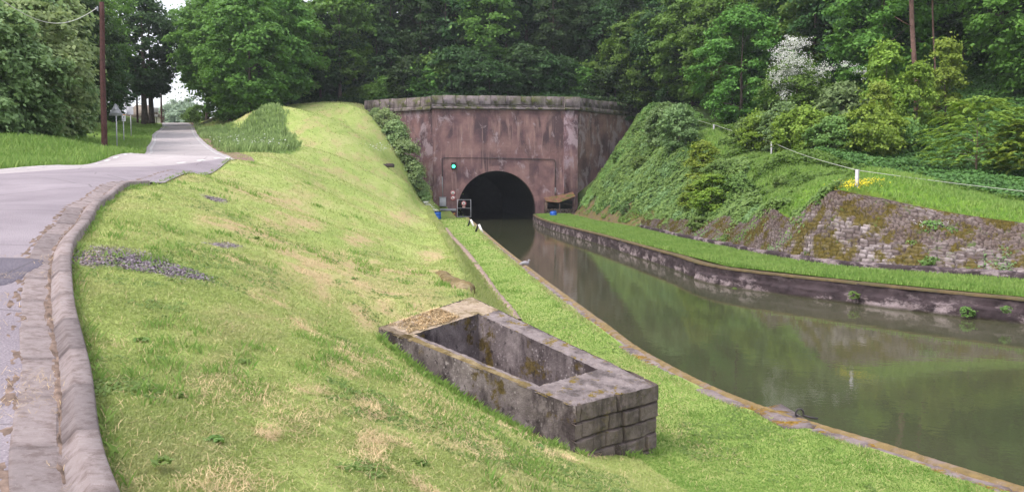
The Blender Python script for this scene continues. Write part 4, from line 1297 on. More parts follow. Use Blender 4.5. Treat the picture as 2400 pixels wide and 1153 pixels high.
# bent white and black fender posts on the quay
for (px_, py_, y_, lb) in ((1103, 531, 80, 'white and black A-shaped quay fender nearer the gate'), (1122, 545, 69.5, 'white and black A-shaped quay fender farther from the gate')):
    b = P(px_, py_, y_)
    t = empty('fender_post', (b[0], b[1], ZL), PANG); tag(t, lb, 'fender post', 'white fender posts on the quay')
    H_ = .62
    a0, a1 = np.array([.02, 0, H_]), np.array([.30, -.35, -.05])
    def slat(mb, p, q, w, d):
        p = np.array(p); q = np.array(q); u = (q - p) / np.linalg.norm(q - p); sde = np.cross(u, [0, 1, 0]); sde /= np.linalg.norm(sde); f = np.cross(u, sde)
        V = [c + sde * a * w / 2 + f * b_ * d / 2 for c in (p, q) for a, b_ in ((-1, -1), (1, -1), (1, 1), (-1, 1))]
        mb.add(V, [[0, 1, 2, 3], [7, 6, 5, 4], [0, 4, 5, 1], [1, 5, 6, 2], [2, 6, 7, 3], [3, 7, 4, 0]])
    mb = MB(); slat(mb, a0, a1, .17, .1); mb.build('white_board', M['white'], t)
    mb = MB(); slat(mb, (-.02, .02, H_ + .02), (-.26, .1, -.05), .15, .12); slat(mb, (-.05, .02, H_ - .02), (.12, .02, H_ - .02), .1, .1); mb.build('black_strut', M['black'], t)

# lean-to shed against the right foot of the portal
hx0, hz0 = PF(1281, 473, 1.6); hx1, _ = PF(1346, 460, 1.4)
t = thing_on_portal('lean_to_shed', hx0, -1.8, ZR); tag(t, 'dark open lean-to shed with rusty tin roof at the foot of the portal', 'shed')
w = hx1 - hx0
def zpf(py, d): return PF(1300, py, d)[1] - ZR
roof = [(-.1, -.1, zpf(472, 1.9)), (w * .42, -.35, zpf(474.5, 2)), (w, -.25, zpf(460, 2)), (w, 1.75, zpf(452, .3) + .2), (w * .42, 1.75, zpf(459, .3)), (-.1, 1.75, zpf(463, .3))]
V = []
nn_ = 40
for top in (0, -.05):
    for i in range(nn_ + 1):
        f_ = i / nn_
        x = -.1 + (w + .1) * f_
        zf = np.interp(x, [-.1, w * .42, w], [roof[0][2], roof[1][2], roof[2][2]]); yf = np.interp(x, [-.1, w * .42, w], [-.1, -.35, -.25])
        zk = np.interp(x, [-.1, w * .42, w], [roof[5][2], roof[4][2], roof[3][2]])
        c_ = .02 * math.sin(x * 2 * math.pi / .18)
        V += [(x, yf, zf + c_ + top), (x, 1.75, zk + c_ + top)]
m_ = 2 * (nn_ + 1)
Q = [[2 * i, 2 * i + 2, 2 * i + 3, 2 * i + 1] for i in range(nn_)] + [[m_ + 2 * i, m_ + 2 * i + 1, m_ + 2 * i + 3, m_ + 2 * i + 2] for i in range(nn_)] + [[2 * i, m_ + 2 * i, m_ + 2 * i + 2, 2 * i + 2] for i in range(nn_)]
MB().add(V, Q).build('roof', M['rust'], t)
for x_, y_, h_ in ((0.02, 0, roof[0][2]), (w - .08, -.1, roof[2][2] - .05), (w * .45, -.2, roof[1][2] - .03)):
    MB().box((x_, y_, (h_ - .1) / 2), (.11, .11, h_ - .1), bev=.01).build('post', M['wood'], t)
MB().box((w / 2, 1.38, roof[0][2] / 2 + .1), (w - .1, .06, roof[0][2] - .12)).build('back_wall', M['black'], t)  # black panel added to paint in the shade under the roof
MB().box((-.02, .9, roof[0][2] / 2 - .05), (.06, 1.6, roof[0][2] - .1)).build('side_wall', M['wood'], t)
mb = MB()
for k in range(3):
    for i in range(int(w / .42)):
        mb.box((.25 + i * .42 + .1 * (k % 2), .25 + .03 * ((i * 7 + k) % 3), .12 + k * .22), (.38, .3, .19), bev=.03)
mb.build('low_stone_wall', M['block'], t)
mb = MB(); mb.tube([(w * .6, -.15, 1.35), (w - .1, -.1, 1.05)], .03, 6); mb.build('brace', M['wood'], t)

# blue barrels
def barrel(px_, py_, y_, lb, tilt, rz, lidoff):
    b = P(px_, py_, y_)
    t = empty('blue_barrel', (b[0], b[1], b[2]), rz); tag(t, lb, 'barrel', 'blue plastic barrels')
    t.rotation_euler = (tilt, 0, rz)
    t.scale = (1.25, 1.25, 1.1)
    pr = [(0, 0), (.26, 0), (.29, .04), (.30, .2), (.315, .22), (.30, .25), (.30, .55), (.315, .58), (.30, .61), (.29, .8), (.26, .85)]
    pr += [(.24, .85), (.24, .3)] if lidoff else [(0, .86)]
    mb = MB(); mb.lathe((0, 0, 0), pr, 24); mb.build('body', M['blue'], t, smooth=True)
    mb = MB(); mb.lathe((0, 0, 0), [(.30, .83), (.325, .84), (.325, .89), (.30, .90), (.27, .87), (.30, .83)], 24); mb.build('rim', M['black'], t)
barrel(1298, 514, 96, 'blue plastic barrel on the grass in front of the lean-to shed', math.radians(-12), .4, True)
barrel(1026, 515, 97, 'dark blue barrel half hidden by weeds below the electrical cabinet', 0, 0, False)

# duck at the edge of the quay
d0 = P(1230, 626, 39.5)
from mathutils import noise as mnoise
mb = MB()
nseg, nsd = 18, 14
spine = [(-.27, .0, .10, .012), (-.24, 0, .11, .03), (-.18, 0, .115, .07), (-.10, 0, .12, .105), (0, 0, .125, .12), (.09, 0, .13, .11), (.15, 0, .145, .085), (.18, 0, .18, .055), (.19, 0, .215, .042), (.195, 0, .245, .046), (.205, 0, .265, .05), (.225, 0, .275, .042), (.245, 0, .272, .026), (.275, 0, .262, .016), (.30, 0, .257, .008)]
mb.tube([(a, b, c) for a, b, c, r in spine], [r for *_, r in spine], 14)
duck = mb.build('duck', M['feather'], smooth=True)
duck.location = (d0[0], d0[1], ZL - .015); duck.rotation_euler = (0, 0, math.radians(25))
tag(duck, 'grey and white duck resting on the mossy edge of the quay', 'duck')
mb = MB()
for sy in (-1, 1): mb.lathe((-.06, sy * .085, .14), [(.0, -.06), (.05, -.05), (.065, 0), (.05, .05), (0, .06)], 12, sq=(2.2, .5))
mb.build('wing', M['greymetal'], duck, smooth=True)

# ------------------------------------------------------------------ culvert box in the foreground
culv = empty('stone_culvert_box', (float(CA[0]), float(CA[1]), .4))
tag(culv, 'open stone and concrete box sunk in the grass slope, mossy rims', 'culvert box')
ZA = np.array([[1.34, 2.14 - .28], [1.34, 2.14]])
def cv(s, t):
    s = np.asarray(s, float); t = np.asarray(t, float)
    p = ((1 - s) * (1 - t))[..., None] * CA + (s * (1 - t))[..., None] * CB + (s * t)[..., None] * CC + ((1 - s) * t)[..., None] * CD
    z = (1 - t) * (CZ['A'] * (1 - s) + CZ['B'] * s) + t * (CZ['D'] * (1 - s) + CZ['C'] * s)
    return np.concatenate([p, z[..., None]], -1)
S0, S1, T0, T1 = .10, .79, .185, .84
def keepc(name, V, F, mat, smooth=False):
    V = np.asarray(V).reshape(-1, 3) - np.array([CA[0], CA[1], .4])
    return obj(name, raw_mesh(name, V, F, mat, smooth), culv)
# top surface ring, worn and uneven
sg = np.unique(np.concatenate([np.linspace(0, S0, 12), np.linspace(S0, S1, 60), np.linspace(S1, 1, 30)]))
tg = np.unique(np.concatenate([np.linspace(0, T0, 50), np.linspace(T0, T1, 90), np.linspace(T1, 1, 36)]))
S, T = np.meshgrid(sg, tg)
Vt = cv(S, T)
lump = (fbm(Vt[..., 0] * 9, Vt[..., 1] * 9, 3.) - .5) * .03 + (fbm(Vt[..., 0] * 30, Vt[..., 1] * 30, 5., 2) - .5) * .018
edge_in = np.minimum.reduce([S, 1 - S, T, 1 - T])
Vt[..., 2] += lump - .02 * (edge_in < .004)
jx = (fbm(Vt[..., 0] * 6, Vt[..., 1] * 6, 13.) - .5) * .05 * (edge_in < .002)
Vt[..., 0] += jx; Vt[..., 1] += jx
F = grid_faces(len(tg), len(sg))
fs = (F // len(sg)); ft = tg[fs].mean(1); fc = sg[F % len(sg)].mean(1)
hole = (fc > S0) & (fc < S1) & (ft > T0) & (ft < T1)
solid = F[~hole]
backf = ft[~hole] > T1 - .02
nearf = (fc[~hole] < S0 * .62) & (ft[~hole] > .2)
me_top = keepc('top_surface', Vt, solid[~backf & ~nearf], M['culvert_top'])
keepc('straw_cover', Vt + np.array([0, 0, .002]), solid[backf], M['straw_moss'] if 'straw_moss' in M else M['straw'])
keepc('mossy_rim', Vt + np.array([0, 0, .002]), solid[nearf], M['moss_rim'])
def cwall_mesh(name, a, b, zlow, mat, inward, n1=110, n2=40, amp=.03, seed=1., flip=False, off=0.0):
    u = np.linspace(0, 1, n1); v = np.linspace(0, 1, n2)
    st = np.array(a)[None] * (1 - u[:, None]) + np.array(b)[None] * u[:, None]
    top = cv(st[:, 0], st[:, 1])
    d = top[-1, :2] - top[0, :2]; L_ = np.linalg.norm(d); d /= L_; nrm = np.array([d[1], -d[0]]) * inward
    Z = zlow + (top[:, 2][:, None] - zlow) * v[None]
    U = np.repeat(u[:, None] * L_, n2, 1)
    h = (fbm(U * 3, Z * 3, seed) - .5) * amp * 2 * (1 - v[None] ** 8)
    V = np.stack([top[:, 0][:, None] + nrm[0] * (h + off), top[:, 1][:, None] + nrm[1] * (h + off), Z + 0 * U], -1)
    F = grid_faces(n1, n2)
    keepc(name, V, F[:, ::-1] if flip else F, mat)
cwall_mesh('side_wall', (0, -.012), (0, 1), .2, M['culvert'], -1, seed=2.)
cwall_mesh('side_wall', (1, 0), (1, 1), .2, M['culvert'], 1, seed=3.)
cwall_mesh('back_wall', (0, 1), (1, 1), .6, M['culvert'], 1, seed=4.)
cwall_mesh('inner_wall', (S0, T0), (S0, T1), .55, M['culvert'], 1, seed=5., amp=.015)
cwall_mesh('inner_wall', (S1, T0), (S1, T1), .55, M['culvert'], -1, seed=6., amp=.015)
cwall_mesh('inner_wall', (S0, T1), (S1, T1), .55, M['culvert'], 1, seed=7., amp=.02)
cwall_mesh('inner_wall', (S0, T0), (S1, T0), .55, M['culvert'], -1, seed=8., amp=.02)
ff = cv(np.array([[S0 - .02, S1 + .02], [S0 - .02, S1 + .02]]), np.array([[T0 - .02, T0 - .02], [T1 + .02, T1 + .02]]))
ff[..., 2] = [[.80, .80], [1.0, 1.05]]
keepc('floor', ff, np.array([[0, 1, 3, 2]]), M['culvert'])
# front face of rough blocks
n1, n2 = 260, 170
Lf = float(np.linalg.norm(CB - CA)); u = np.linspace(-.02, Lf + .02, n1); z = np.linspace(.15, 1.35, n2)
U, Z = np.meshgrid(u, z, indexing='ij')
vv = 1.36 - Z
topc = vv < .235
h, rb = masonry(U + .13 + .03 * (fbm(U * 6, Z * 6, 8.) - .5), vv - .235, .215, .36, .022, 4.4, .2)
h2, rb2 = masonry(U, vv * 0 + .1, .2, .82, .025, 8., 0.)
h = np.where(topc, np.clip((.235 - vv) / .02, 0, 1) * h2, h); rb = np.where(topc, rb2, rb)
offs = h * (.040 + .045 * rb) + (fbm(U * 7, Z * 7, 2.) - .5) * .045 + (fbm(U * 22, Z * 22, 4.) - .5) * .014 + .015 * topc - .02
offs *= np.clip((Lf + .02 - U) / .03, 0.2, 1)
d = (CB - CA) / Lf; nrm = np.array([d[1], -d[0]])
V = np.stack([CA[0] + d[0] * U + nrm[0] * offs, CA[1] + d[1] * U + nrm[1] * offs, Z], -1)
blk = keepc('stone_face', V, grid_faces(n1, n2)[:, ::-1], M['block'])
# end return of the same blocks round the far corner
n1b = 90
u = np.linspace(0, 1.4, n1b); U, Z = np.meshgrid(u, z, indexing='ij'); vv = 1.36 - Z
h, rb = masonry(U, vv, .23, .4, .03, 7.4)
offs = h * (.03 + .03 * rb) - .01
d2 = (CC - CB) / np.linalg.norm(CC - CB); n2_ = np.array([d2[1], -d2[0]])
V = np.stack([CB[0] + d2[0] * U + n2_[0] * offs, CB[1] + d2[1] * U + n2_[1] * offs, Z + U / 4.0 * .75 * (Z / 1.3)], -1)
keepc('stone_face', V, grid_faces(n1b, n2)[:, ::-1], M['block'])
mb = MB()
for k_ in range(0):
    hgt_ = .2; mb.box((.035 + .012 * (k_ % 2), .03, 1.34 - .4 - .1 - k_ * .2 + .0), (.17 + .05 * (k_ % 2), .16, .19), rz=.74, bev=.02)
mb = MB()
a = cv(np.array([S0 + .12]), np.array([T0 + .22]))[0]; b = cv(np.array([S1 - .005]), np.array([T0 + .03]))[0]
a = a - np.array([0, 0, .52]); b = b - np.array([0, 0, .07])
pts = [a * (1 - q) + b * q - np.array([0, 0, .03 * math.sin(math.pi * q)]) for q in np.linspace(0, 1, 12)]
mb.tube([p - np.array([CA[0], CA[1], .4]) for p in pts], .006, 5)
mb.build('thin_cable', M['black'], culv)

# mossy old wall end poking out of the bank behind the culvert
c0 = np.array(P(1088, 668, 17.2)); c1 = np.array(P(1035, 632, 21.0))
mb = MB()
nn_, ns_ = 40, 20
V = []
for i in range(nn_):
    f_ = i / (nn_ - 1); p = c0 * (1 - f_) + c1 * f_
    r_ = .20 * (1 - .3 * f_) * min(1, .55 + i * .2)
    for j in range(ns_):
        a = 2 * math.pi * j / ns_
        rr = r_ * (1 + 1.1 * (fbm(np.array([f_ * 7. + .3]), np.array([math.cos(a) * 1.2 + 3 + math.sin(a)]), 3.)[0] - .5))
        V.append((p[0] + rr * math.cos(a) * 1.15, p[1] + .3 * rr * math.cos(a), p[2] - .15 + rr * .85 * math.sin(a)))
mb.add(V, [[i * ns_ + j, i * ns_ + (j + 1) % ns_, (i + 1) * ns_ + (j + 1) % ns_, (i + 1) * ns_ + j] for i in range(nn_ - 1) for j in range(ns_)])
mb.add(V[:ns_] + [tuple(c0 - np.array([0, .02, .15]))], T=[[j, ns_, (j + 1) % ns_] for j in range(ns_)])
o = mb.build('mossy_wall_stump', M['moss_rim']); tag(o, 'rough moss covered stone stump sticking out of the bank behind the culvert box', 'stone stump')
h = hit(905, 390)
mb = MB(); mb.box((0, 0, .06), (1.6, .5, .34), rz=-.25, bev=.05); mb.box((.35, .1, .2), (.7, .4, .16), rz=-.3, bev=.04)
o = mb.build('drain_stone', M['wallface']); o.location = h; tag(o, 'dark stone drain edge lying in the upper lawn by the bushes', 'stone')

# ------------------------------------------------------------------ stone revetment on the right bank
prs = REV
A = smooth_line(np.array([P(*p[0])[:2] for p in prs]), 1500); Bc = smooth_line(np.array([P(*p[1])[:2] for p in prs]), 1500)
nv = 130
t = np.linspace(0, 1, nv)
Q2 = A[:, None] * (1 - t[None, :, None]) + Bc[:, None] * t[None, :, None]
lenU = np.concatenate([[0], np.cumsum(np.linalg.norm(np.diff(A, axis=0), axis=1))])
wid = np.linalg.norm(Bc - A, axis=1)
zt_ = np.full(len(A), .8); zk_ = zR(Bc[:, 0] + .25, Bc[:, 1])
Z2 = zt_[:, None] * (1 - t[None]) + zk_[:, None] * t[None]
Vlen = t[None] * np.sqrt(wid[:, None] ** 2 + (Z2[:, -1:] - Z2[:, :1]) ** 2)
U = np.repeat(lenU[:, None], nv, 1)
h, rb = masonry(U, Vlen, .21, .46, .05, 6.0)
hr, rr = masonry(U, Vlen, .12, .2, .05, 16.0)
ruin = np.clip((fbm(U * .35, Vlen * .5, 12.) - .50) * 6 + (Vlen - 2.1) * .9, 0, 1)
ruin = np.maximum(ruin, np.clip((Q2[..., 1] - 38) / 4, 0, .8))
hh = (h * (.07 + .09 * rb)) * (1 - ruin) + ruin * (hr * (.05 + .16 * rr)) + (fbm(U * 2, Vlen * 2, 2.) - .5) * .10
fade = np.clip(np.minimum((1 - t[None]) * 8, 1), 0, 1)
zz = Z2 + .04 + hh * fade - .10 * (1 - fade)
nout = (A - Bc); nout /= np.linalg.norm(nout, axis=1)[:, None]
V = np.concatenate([Q2 + nout[:, None] * (hh * .6)[..., None], zz[..., None]], -1)
rev = empty('stone_revetment', (float(A[700][0]), float(A[700][1]), .75)); tag(rev, 'sloping rough stone retaining wall with moss and weeds above the far quay', 'retaining wall')
n = NT('revetment_stone')
blkv = n.attr('blk'); ru = n.attr('ruin')
st = n.ramp(blkv, [(0, (.10, .075, .072)), (.5, (.20, .16, .16)), (1, (.37, .32, .325))])
st = n.mix(n.ramp(n.noise(3.2, 6, .7), [(.42, 0.0), (.6, .8)]), st, (.11, .085, .08))
st = n.mix(n.ramp(n.noise(1.2, 6, .7, n.coord(loc=(3, 3, 3))), [(.5, 0.0), (.66, .7)]), st, (.38, .33, .34))
so = n.ramp(n.noise(2.0, 6, .7), [(.3, (.10, .07, .06)), (.5, (.20, .15, .135)), (.7, (.29, .24, .23))])
c_ = n.mix(n.math('MULTIPLY', ru, .75), st, so)
c_ = n.mix(n.math('MULTIPLY', n.attr('jnt'), .85), c_, (.035, .025, .022))
c_ = n.mix(n.ramp(n.noise(.9, 7, .7, n.coord(loc=(7, 1, 2))), [(.49, 0.0), (.55, .9)]), c_, n.ramp(n.noise(7, 3), [(.3, (.06, .05, .012)), (.7, (.15, .115, .02))]))
c_ = n.mix(n.ramp(n.noise(1.5, 6, .7, n.coord(loc=(1, 9, 2))), [(.6, 0.0), (.66, .7)]), c_, (.10, .16, .04))
M['revet'] = n.bsdf(c_, .95, n.bump(n.noise(16, 6, .75), .8, .03), spec=.15)
me = raw_mesh('stone_face', V.reshape(-1, 3) - np.array(rev.location), grid_faces(len(A), nv)[:, ::-1], M['revet'])
add_attr(me, 'blk', np.where(ruin > .5, rr, rb).ravel()); add_attr(me, 'ruin', ruin.ravel()); add_attr(me, 'jnt', (1 - np.where(ruin > .5, hr, h)).ravel() * .9)
obj('stone_face', me, rev)
# upright footing course
V = []
zf = np.full(len(A), .78)
top = .30 + (fbm(lenU * 1.2, lenU * 0, 3.) - .5) * .08
for o_, z_ in ((.30, -.2), (.28, .0), (.27, .8), (.24, 1.0), (.1, 1.03), (-.25, 1.02)):
    jj = masonry(lenU, lenU * 0 + .1, .5, 1.3, .04, 3.)[0]
    q = A + nout * (o_ - .04 * (1 - jj) + (fbm(lenU * 3, lenU * 0 + z_, 2.) - .5) * .05)[:, None]
    V.append(np.column_stack([q, zf - .02 + np.where(z_ > 0, z_ * top, z_)]))
V = np.stack(V, 1).reshape(-1, 3) - np.array(rev.location)
me = raw_mesh('footing', V, grid_faces(len(A), 6), M['wallface']); obj('footing', me, rev)

# ------------------------------------------------------------------ fence along the ledge
fpts = [(1601, 285, 100, .85), (1673, 305, 85, .55), (1808, 365, 60, .98), (2008, 438, 47, .95)]
fen = None
tops = []
for i, (a, b, y_, h_) in enumerate(fpts):
    x, y, z = hit(a, b, 'R', 20, 125); h_ = h_ * y / y_
    if fen is None:
        fen = empty('wire_fence', (x, y, z)); tag(fen, 'white posts with a single slack pale wire along the right bank', 'fence')
        f0 = np.array([x, y, z])
    r_ = np.array([x, y, z]) - f0
    mb = MB(); w_ = .14 if i == 3 else .11
    mb.box((r_[0], r_[1], r_[2] + h_ / 2 - .1), (w_, w_, h_ + .2), rz=.3 * i, bev=.012)
    mb.build('post', M['postwhite'], fen)
    tops.append(r_ + np.array([0, 0, h_ - .04]))
e_ = np.array(P(2440, 453, 38.0)) - f0; tops.append(e_); tops.append(np.array(P(2800, 480, 30)) - f0)
pts = []
for a, b in zip(tops[:-1], tops[1:]):
    for q in np.linspace(0, 1, 14, endpoint=False):
        pts.append(a * (1 - q) + b * q - np.array([0, 0, .28 * math.sin(math.pi * q)]) * (np.linalg.norm(b - a) / 60))
pts.append(tops[-1])
mb = MB(); mb.tube(pts, .014, 5); mb.build('wire', M['rope'], fen)
x, y, _ = P(2800, 520, 30); z = float(zR(x, y))
mb = MB(); r_ = np.array([x, y, z]) - f0; mb.box((r_[0], r_[1], r_[2] + .4), (.14, .14, 1.3), bev=.012); mb.build('post', M['postwhite'], fen)

# ------------------------------------------------------------------ roadside things on the left
def upole(px0, py0, px1, y_, r0, r1, py1, lb, nm='utility_pole'):
    b = P(px0, py0, y_); t_ = P(px1, py1, y_)
    z = float(zL(b[0], b[1]))
    o = empty(nm, (b[0], b[1], z)); tag(o, lb, 'pole', 'utility poles beside the road')
    mb = MB(); n_ = 14
    pts = [(q * (t_[0] - b[0]) + .01 * math.sin(q * 9), .01 * math.cos(q * 7), -.3 + q * (t_[2] - z + .3)) for q in np.linspace(0, 1, n_)]
    mb.tube(pts, np.linspace(r0, r1, n_), 12); mb.build('shaft', M['pole'], o, smooth=True)
    return o, np.array(t_), z
o, tp, z = upole(243.5, 326, 238, 45, .155, .115, 6, 'tall dark tarred wooden pole standing in the verge grass near the road')
mb = MB(); b = np.array(o.location)
mb.box((tp[0] - b[0] - .17, -.1, tp[2] - b[2] - .35), (.06, .06, .25), bev=.01); mb.lathe((tp[0] - b[0] - .25, -.1, tp[2] - b[2] - .35), [(0, -.06), (.04, -.05), (.05, 0), (.03, .06), (0, .07)], 10)
mb.build('insulator', M['greymetal'], o)
mb = MB(); e0 = tp + np.array([-.25, 0, -.3]); e1 = np.array(P(-40, -30, 30)); 
pts = [e0 * (1 - q) + e1 * q - np.array([0, 0, 1.0 * math.sin(math.pi * q)]) for q in np.linspace(0, 1, 30)]
mb.tube(pts, .018, 5); w_ = mb.build('overhead_wire', M['rope']); tag(w_, 'pale overhead wire running left from the top of the tall pole', 'wire')
upole(322, 280, 320, 108, .13, .10, 184, 'thin distant wooden pole left of the pair of road trunks')
o, tp, z = upole(379, 284, 377, 128, .16, .10, 200, 'distant lamp pole right of the pair of road trunks', 'lamp_pole')
b = np.array(o.location)
mb = MB(); mb.box((.35, 0, tp[2] - b[2] - .4), (.6, .3, .2), bev=.04); mb.build('lamp_head', M['greymetal'], o); mb = MB(); mb.box((.3, 0, tp[2] - b[2] - 1.2), (.25, .25, .5), bev=.05); mb.build('fitting', M['greymetal'], o)
upole(384, 285, 384, 133, .08, .06, 258, 'short thin post at the crest of the road')

# warning sign seen from behind
b = P(273.5, 312, 50); z = float(zL(b[0], b[1]))
t = empty('warning_sign', (b[0], b[1], z), .1); tag(t, 'back of a grey triangular road warning sign on a steel post', 'road sign')
zb = P(273, 271, 50)[2] - z; zt = P(273, 244, 50)[2] - z
mb = MB(); mb.tube([(0, 0, -.3), (0, 0, zb + .15)], .035, 10); mb.build('post', M['metal'], t)
hw = .385
mb = MB()
tri = [(-hw, zb), (-hw + .04, zb - .025), (hw - .04, zb - .025), (hw, zb), (hw - .01, zb + .05), (.035, zt - .01), (0, zt), (-.035, zt - .01), (-hw + .01, zb + .05)]
mb.prism(tri, .02, org=(0, -.04, 0)); mb.build('plate', M['metal'], t)
mb = MB()
P3 = [(-hw + .03, zb), (hw - .03, zb), (0, zt - .04)]
for i in range(3):
    a, c = P3[i], P3[(i + 1) % 3]; mb.tube([(a[0], -.065, a[1] + .01), (c[0], -.065, c[1] + .01)], .014, 5)
mb.box((0, -.07, zb + .12), (.5, .03, .035)); mb.box((0, -.07, zb + .34), (.26, .03, .035))
mb.build('stiffener', M['greymetal'], t)
# little town style board with orange top
b = P(290, 294, 62); z = float(zL(b[0], b[1])); k = 62 / 2000
t = empty('notice_board', (b[0], b[1], z), 0); tag(t, 'small white notice board with orange top behind the warning sign', 'notice board')
zt = P(290, 270, 62)[2] - z
MB().box((-.02, 0, zt / 2 - .3), (.05, .05, zt)).build('post', M['postwhite'], t)
MB().box((.03, -.04, zt - .24), (.27, .03, .42), bev=.008).build('panel', M['white'], t)
mb = MB(); mb.box((.03, -.042, zt + .01), (.25, .034, .07), bev=.006); mb.build('orange_top', M['orange'], t)
mb = MB(); mb.box((.04, -.062, zt - .16), (.08, .008, .10)); mb.build('faded_print', M['greymetal'], t); mb = MB(); mb.box((.04, -.062, zt - .32), (.16, .008, .025)); mb.build('faded_print', M['greymetal'], t)
# rectangular sign, back view
b = P(306, 293, 72); z = float(zL(b[0], b[1]))
t = empty('road_sign', (b[0], b[1], z), 0); tag(t, 'pale rectangular road sign on a thin post beside the dark trees', 'road sign')
zt = P(306, 250, 72)[2] - z
MB().box((.03, 0, zt / 2 - .2), (.06, .06, zt)).build('post', M['metal'], t)
MB().box((0, -.045, zt - .35), (.58, .025, .68), bev=.01).build('plate', M['postwhite'], t)
# white plates by the trunks
for a, b_, w_, h_, lb in ((366, 258, .5, .45, 'upper small white plate beyond the road trunks'), (366.5, 272, .35, .25, 'lower small white plate beyond the road trunks')):
    q = P(a, b_, 118); z = float(zL(q[0], q[1]))
    t = empty('white_plate', (q[0], q[1], z)); tag(t, lb, 'plate')
    MB().box((0, 0, q[2] - z), (w_ * 1.3, .04, h_ * 1.4), bev=.008).build('panel', M['white'], t)
    MB().box((0, .06, (q[2] - z) / 2), (.07, .07, q[2] - z)).build('post', M['wood'], t)

# farm house behind the trunks, mostly hill-shaped thatched brown roof
hc = P(338, 282, 150); z = float(zL(hc[0], hc[1]))
t = empty('farm_house', (hc[0], hc[1], z - 1.0), .25); tag(t, 'low farm house with a brown hipped roof seen beyond the road trunks', 'house')
MB().box((0, 0, 1.6), (5.2, 4, 3.2), bev=.03).build('wall', M['plaster'], t)
mb = MB()
mb.add([(-3, -2.4, 3.1), (3, -2.4, 3.1), (3, 2.4, 3.1), (-3, 2.4, 3.1), (-1.3, 0, 5.3), (1.3, 0, 5.3)], [[0, 1, 5, 4], [2, 3, 4, 5], [3, 2, 1, 0]], [[1, 2, 5], [3, 0, 4]])
mb.build('roof', M['tile'], t)
for x_ in (-1.6, 0, 1.6):
    f_ = MB().box((x_, -2.03, 1.9), (.9, .08, 1.1), bev=.01).build('window', M['white'], t)
    MB().box((x_, -2.075, 1.9), (.7, .02, .9)).build('pane', M['glassdark'], f_)

def fast_height(f, u0, u1, v0, v1, nu=420, nv=420):
    us = np.linspace(u0, u1, nu); vs_ = np.linspace(math.log(v0), math.log(v1), nv)
    Yg = np.exp(vs_)[:, None] + 0 * us[None]; Xg = us[None] * Yg
    G = f(Xg, Yg)
    def g(x, y):
        a = np.clip((x / y - u0) / (u1 - u0) * (nu - 1), 0, nu - 1.001); b = np.clip((np.log(y) - vs_[0]) / (vs_[-1] - vs_[0]) * (nv - 1), 0, nv - 1.001)
        i = a.astype(int); j = b.astype(int); p = a - i; q = b - j
        return (G[j, i] * (1 - p) + G[j, i + 1] * p) * (1 - q) + (G[j + 1, i] * (1 - p) + G[j + 1, i + 1] * p) * q
    return g
zLq = fast_height(zL, -.72, .72, 3.5, 145)
zRq = fast_height(zR, -.02, .75, 18, 130)
# ------------------------------------------------------------------ foliage
def leaf_quads(C, Nn, size, rg, elong=1.5):
    n_ = len(C)
    Nn = Nn / (np.linalg.norm(Nn, axis=1)[:, None] + 1e-9)
    r = rg.normal(size=(n_, 3))
    t = np.cross(Nn, r); t /= np.linalg.norm(t, axis=1)[:, None] + 1e-9
    b = np.cross(Nn, t)
    s = (size if np.ndim(size) else np.full(n_, size))[:, None] * rg.uniform(.65, 1.3, (n_, 1))
    L_ = t * s * elong * .5; W_ = b * s * .5
    V = np.stack([C - L_, C - W_ * 1.0 + L_ * .1 + Nn * s * .12, C + L_, C + W_ + L_ * .1 + Nn * s * .12], 1).reshape(-1, 3)
    F = np.arange(4 * n_).reshape(-1, 4)
    return V, F

def crown_mesh(name, seed, H, R, z0, ncl, nlf, leaf, mat, top=.55, rc=.24, flat=.45, lean=0.0, holes=.0, irregular=.35):
    rg = np.random.default_rng(seed)
    z = rg.uniform(z0, H, ncl * 2)
    zn = (z - z0) / (H - z0)
    prof = np.clip(1 - np.abs((zn - (1 - top)) / np.where(zn > (1 - top), top, (1 - top))) ** 2.2, .02, 1) ** .5
    prof = np.maximum(prof, .22 * (1 - zn))
    az = rg.uniform(0, 2 * math.pi, ncl * 2)
    lob = 1 + irregular * (fbm(np.cos(az) * 1.7 + seed, np.sin(az) * 1.7 + zn * 2.5, seed * 1.0) - .5) * 2
    rho = rg.uniform(.25, 1, ncl * 2) ** .45
    rr = R * prof * rho * lob
    C = np.stack([rr * np.cos(az) + lean * zn, rr * np.sin(az), z], 1)[:ncl]
    rcl = R * rc * rg.uniform(.45, 1.6, ncl)
    per = nlf
    d = rg.normal(size=(ncl, per, 3)); d /= np.linalg.norm(d, axis=2)[..., None]
    rad = rg.uniform(0, 1, (ncl, per, 1)) ** .5
    off = d * rad * rcl[:, None, None]
    out = C * np.array([1, 1, 0]); out /= np.linalg.norm(out, axis=1)[:, None] + 1e-6
    # sprays droop outward
    lat = (off * out[:, None]).sum(2)
    stray = rg.uniform(0, 1, (ncl, per, 1)) < .16
    off = np.where(stray, off * rg.uniform(1.0, 2.6, (ncl, per, 1)), off)
    fl = flat * rg.uniform(.45, 1.7, (ncl, 1))
    off[..., 2] = off[..., 2] * fl - rg.uniform(-.15, .6, (ncl, 1)) * lat
    Pp = (C[:, None] + off).reshape(-1, 3)
    Nn = (out[:, None] * .35 + np.array([0, 0, .6]) + d * .2 + rg.normal(size=(ncl, per, 3)) * .42).reshape(-1, 3)
    V, F = leaf_quads(Pp, Nn, leaf, rg)
    return raw_mesh(name, V, F, mat), C

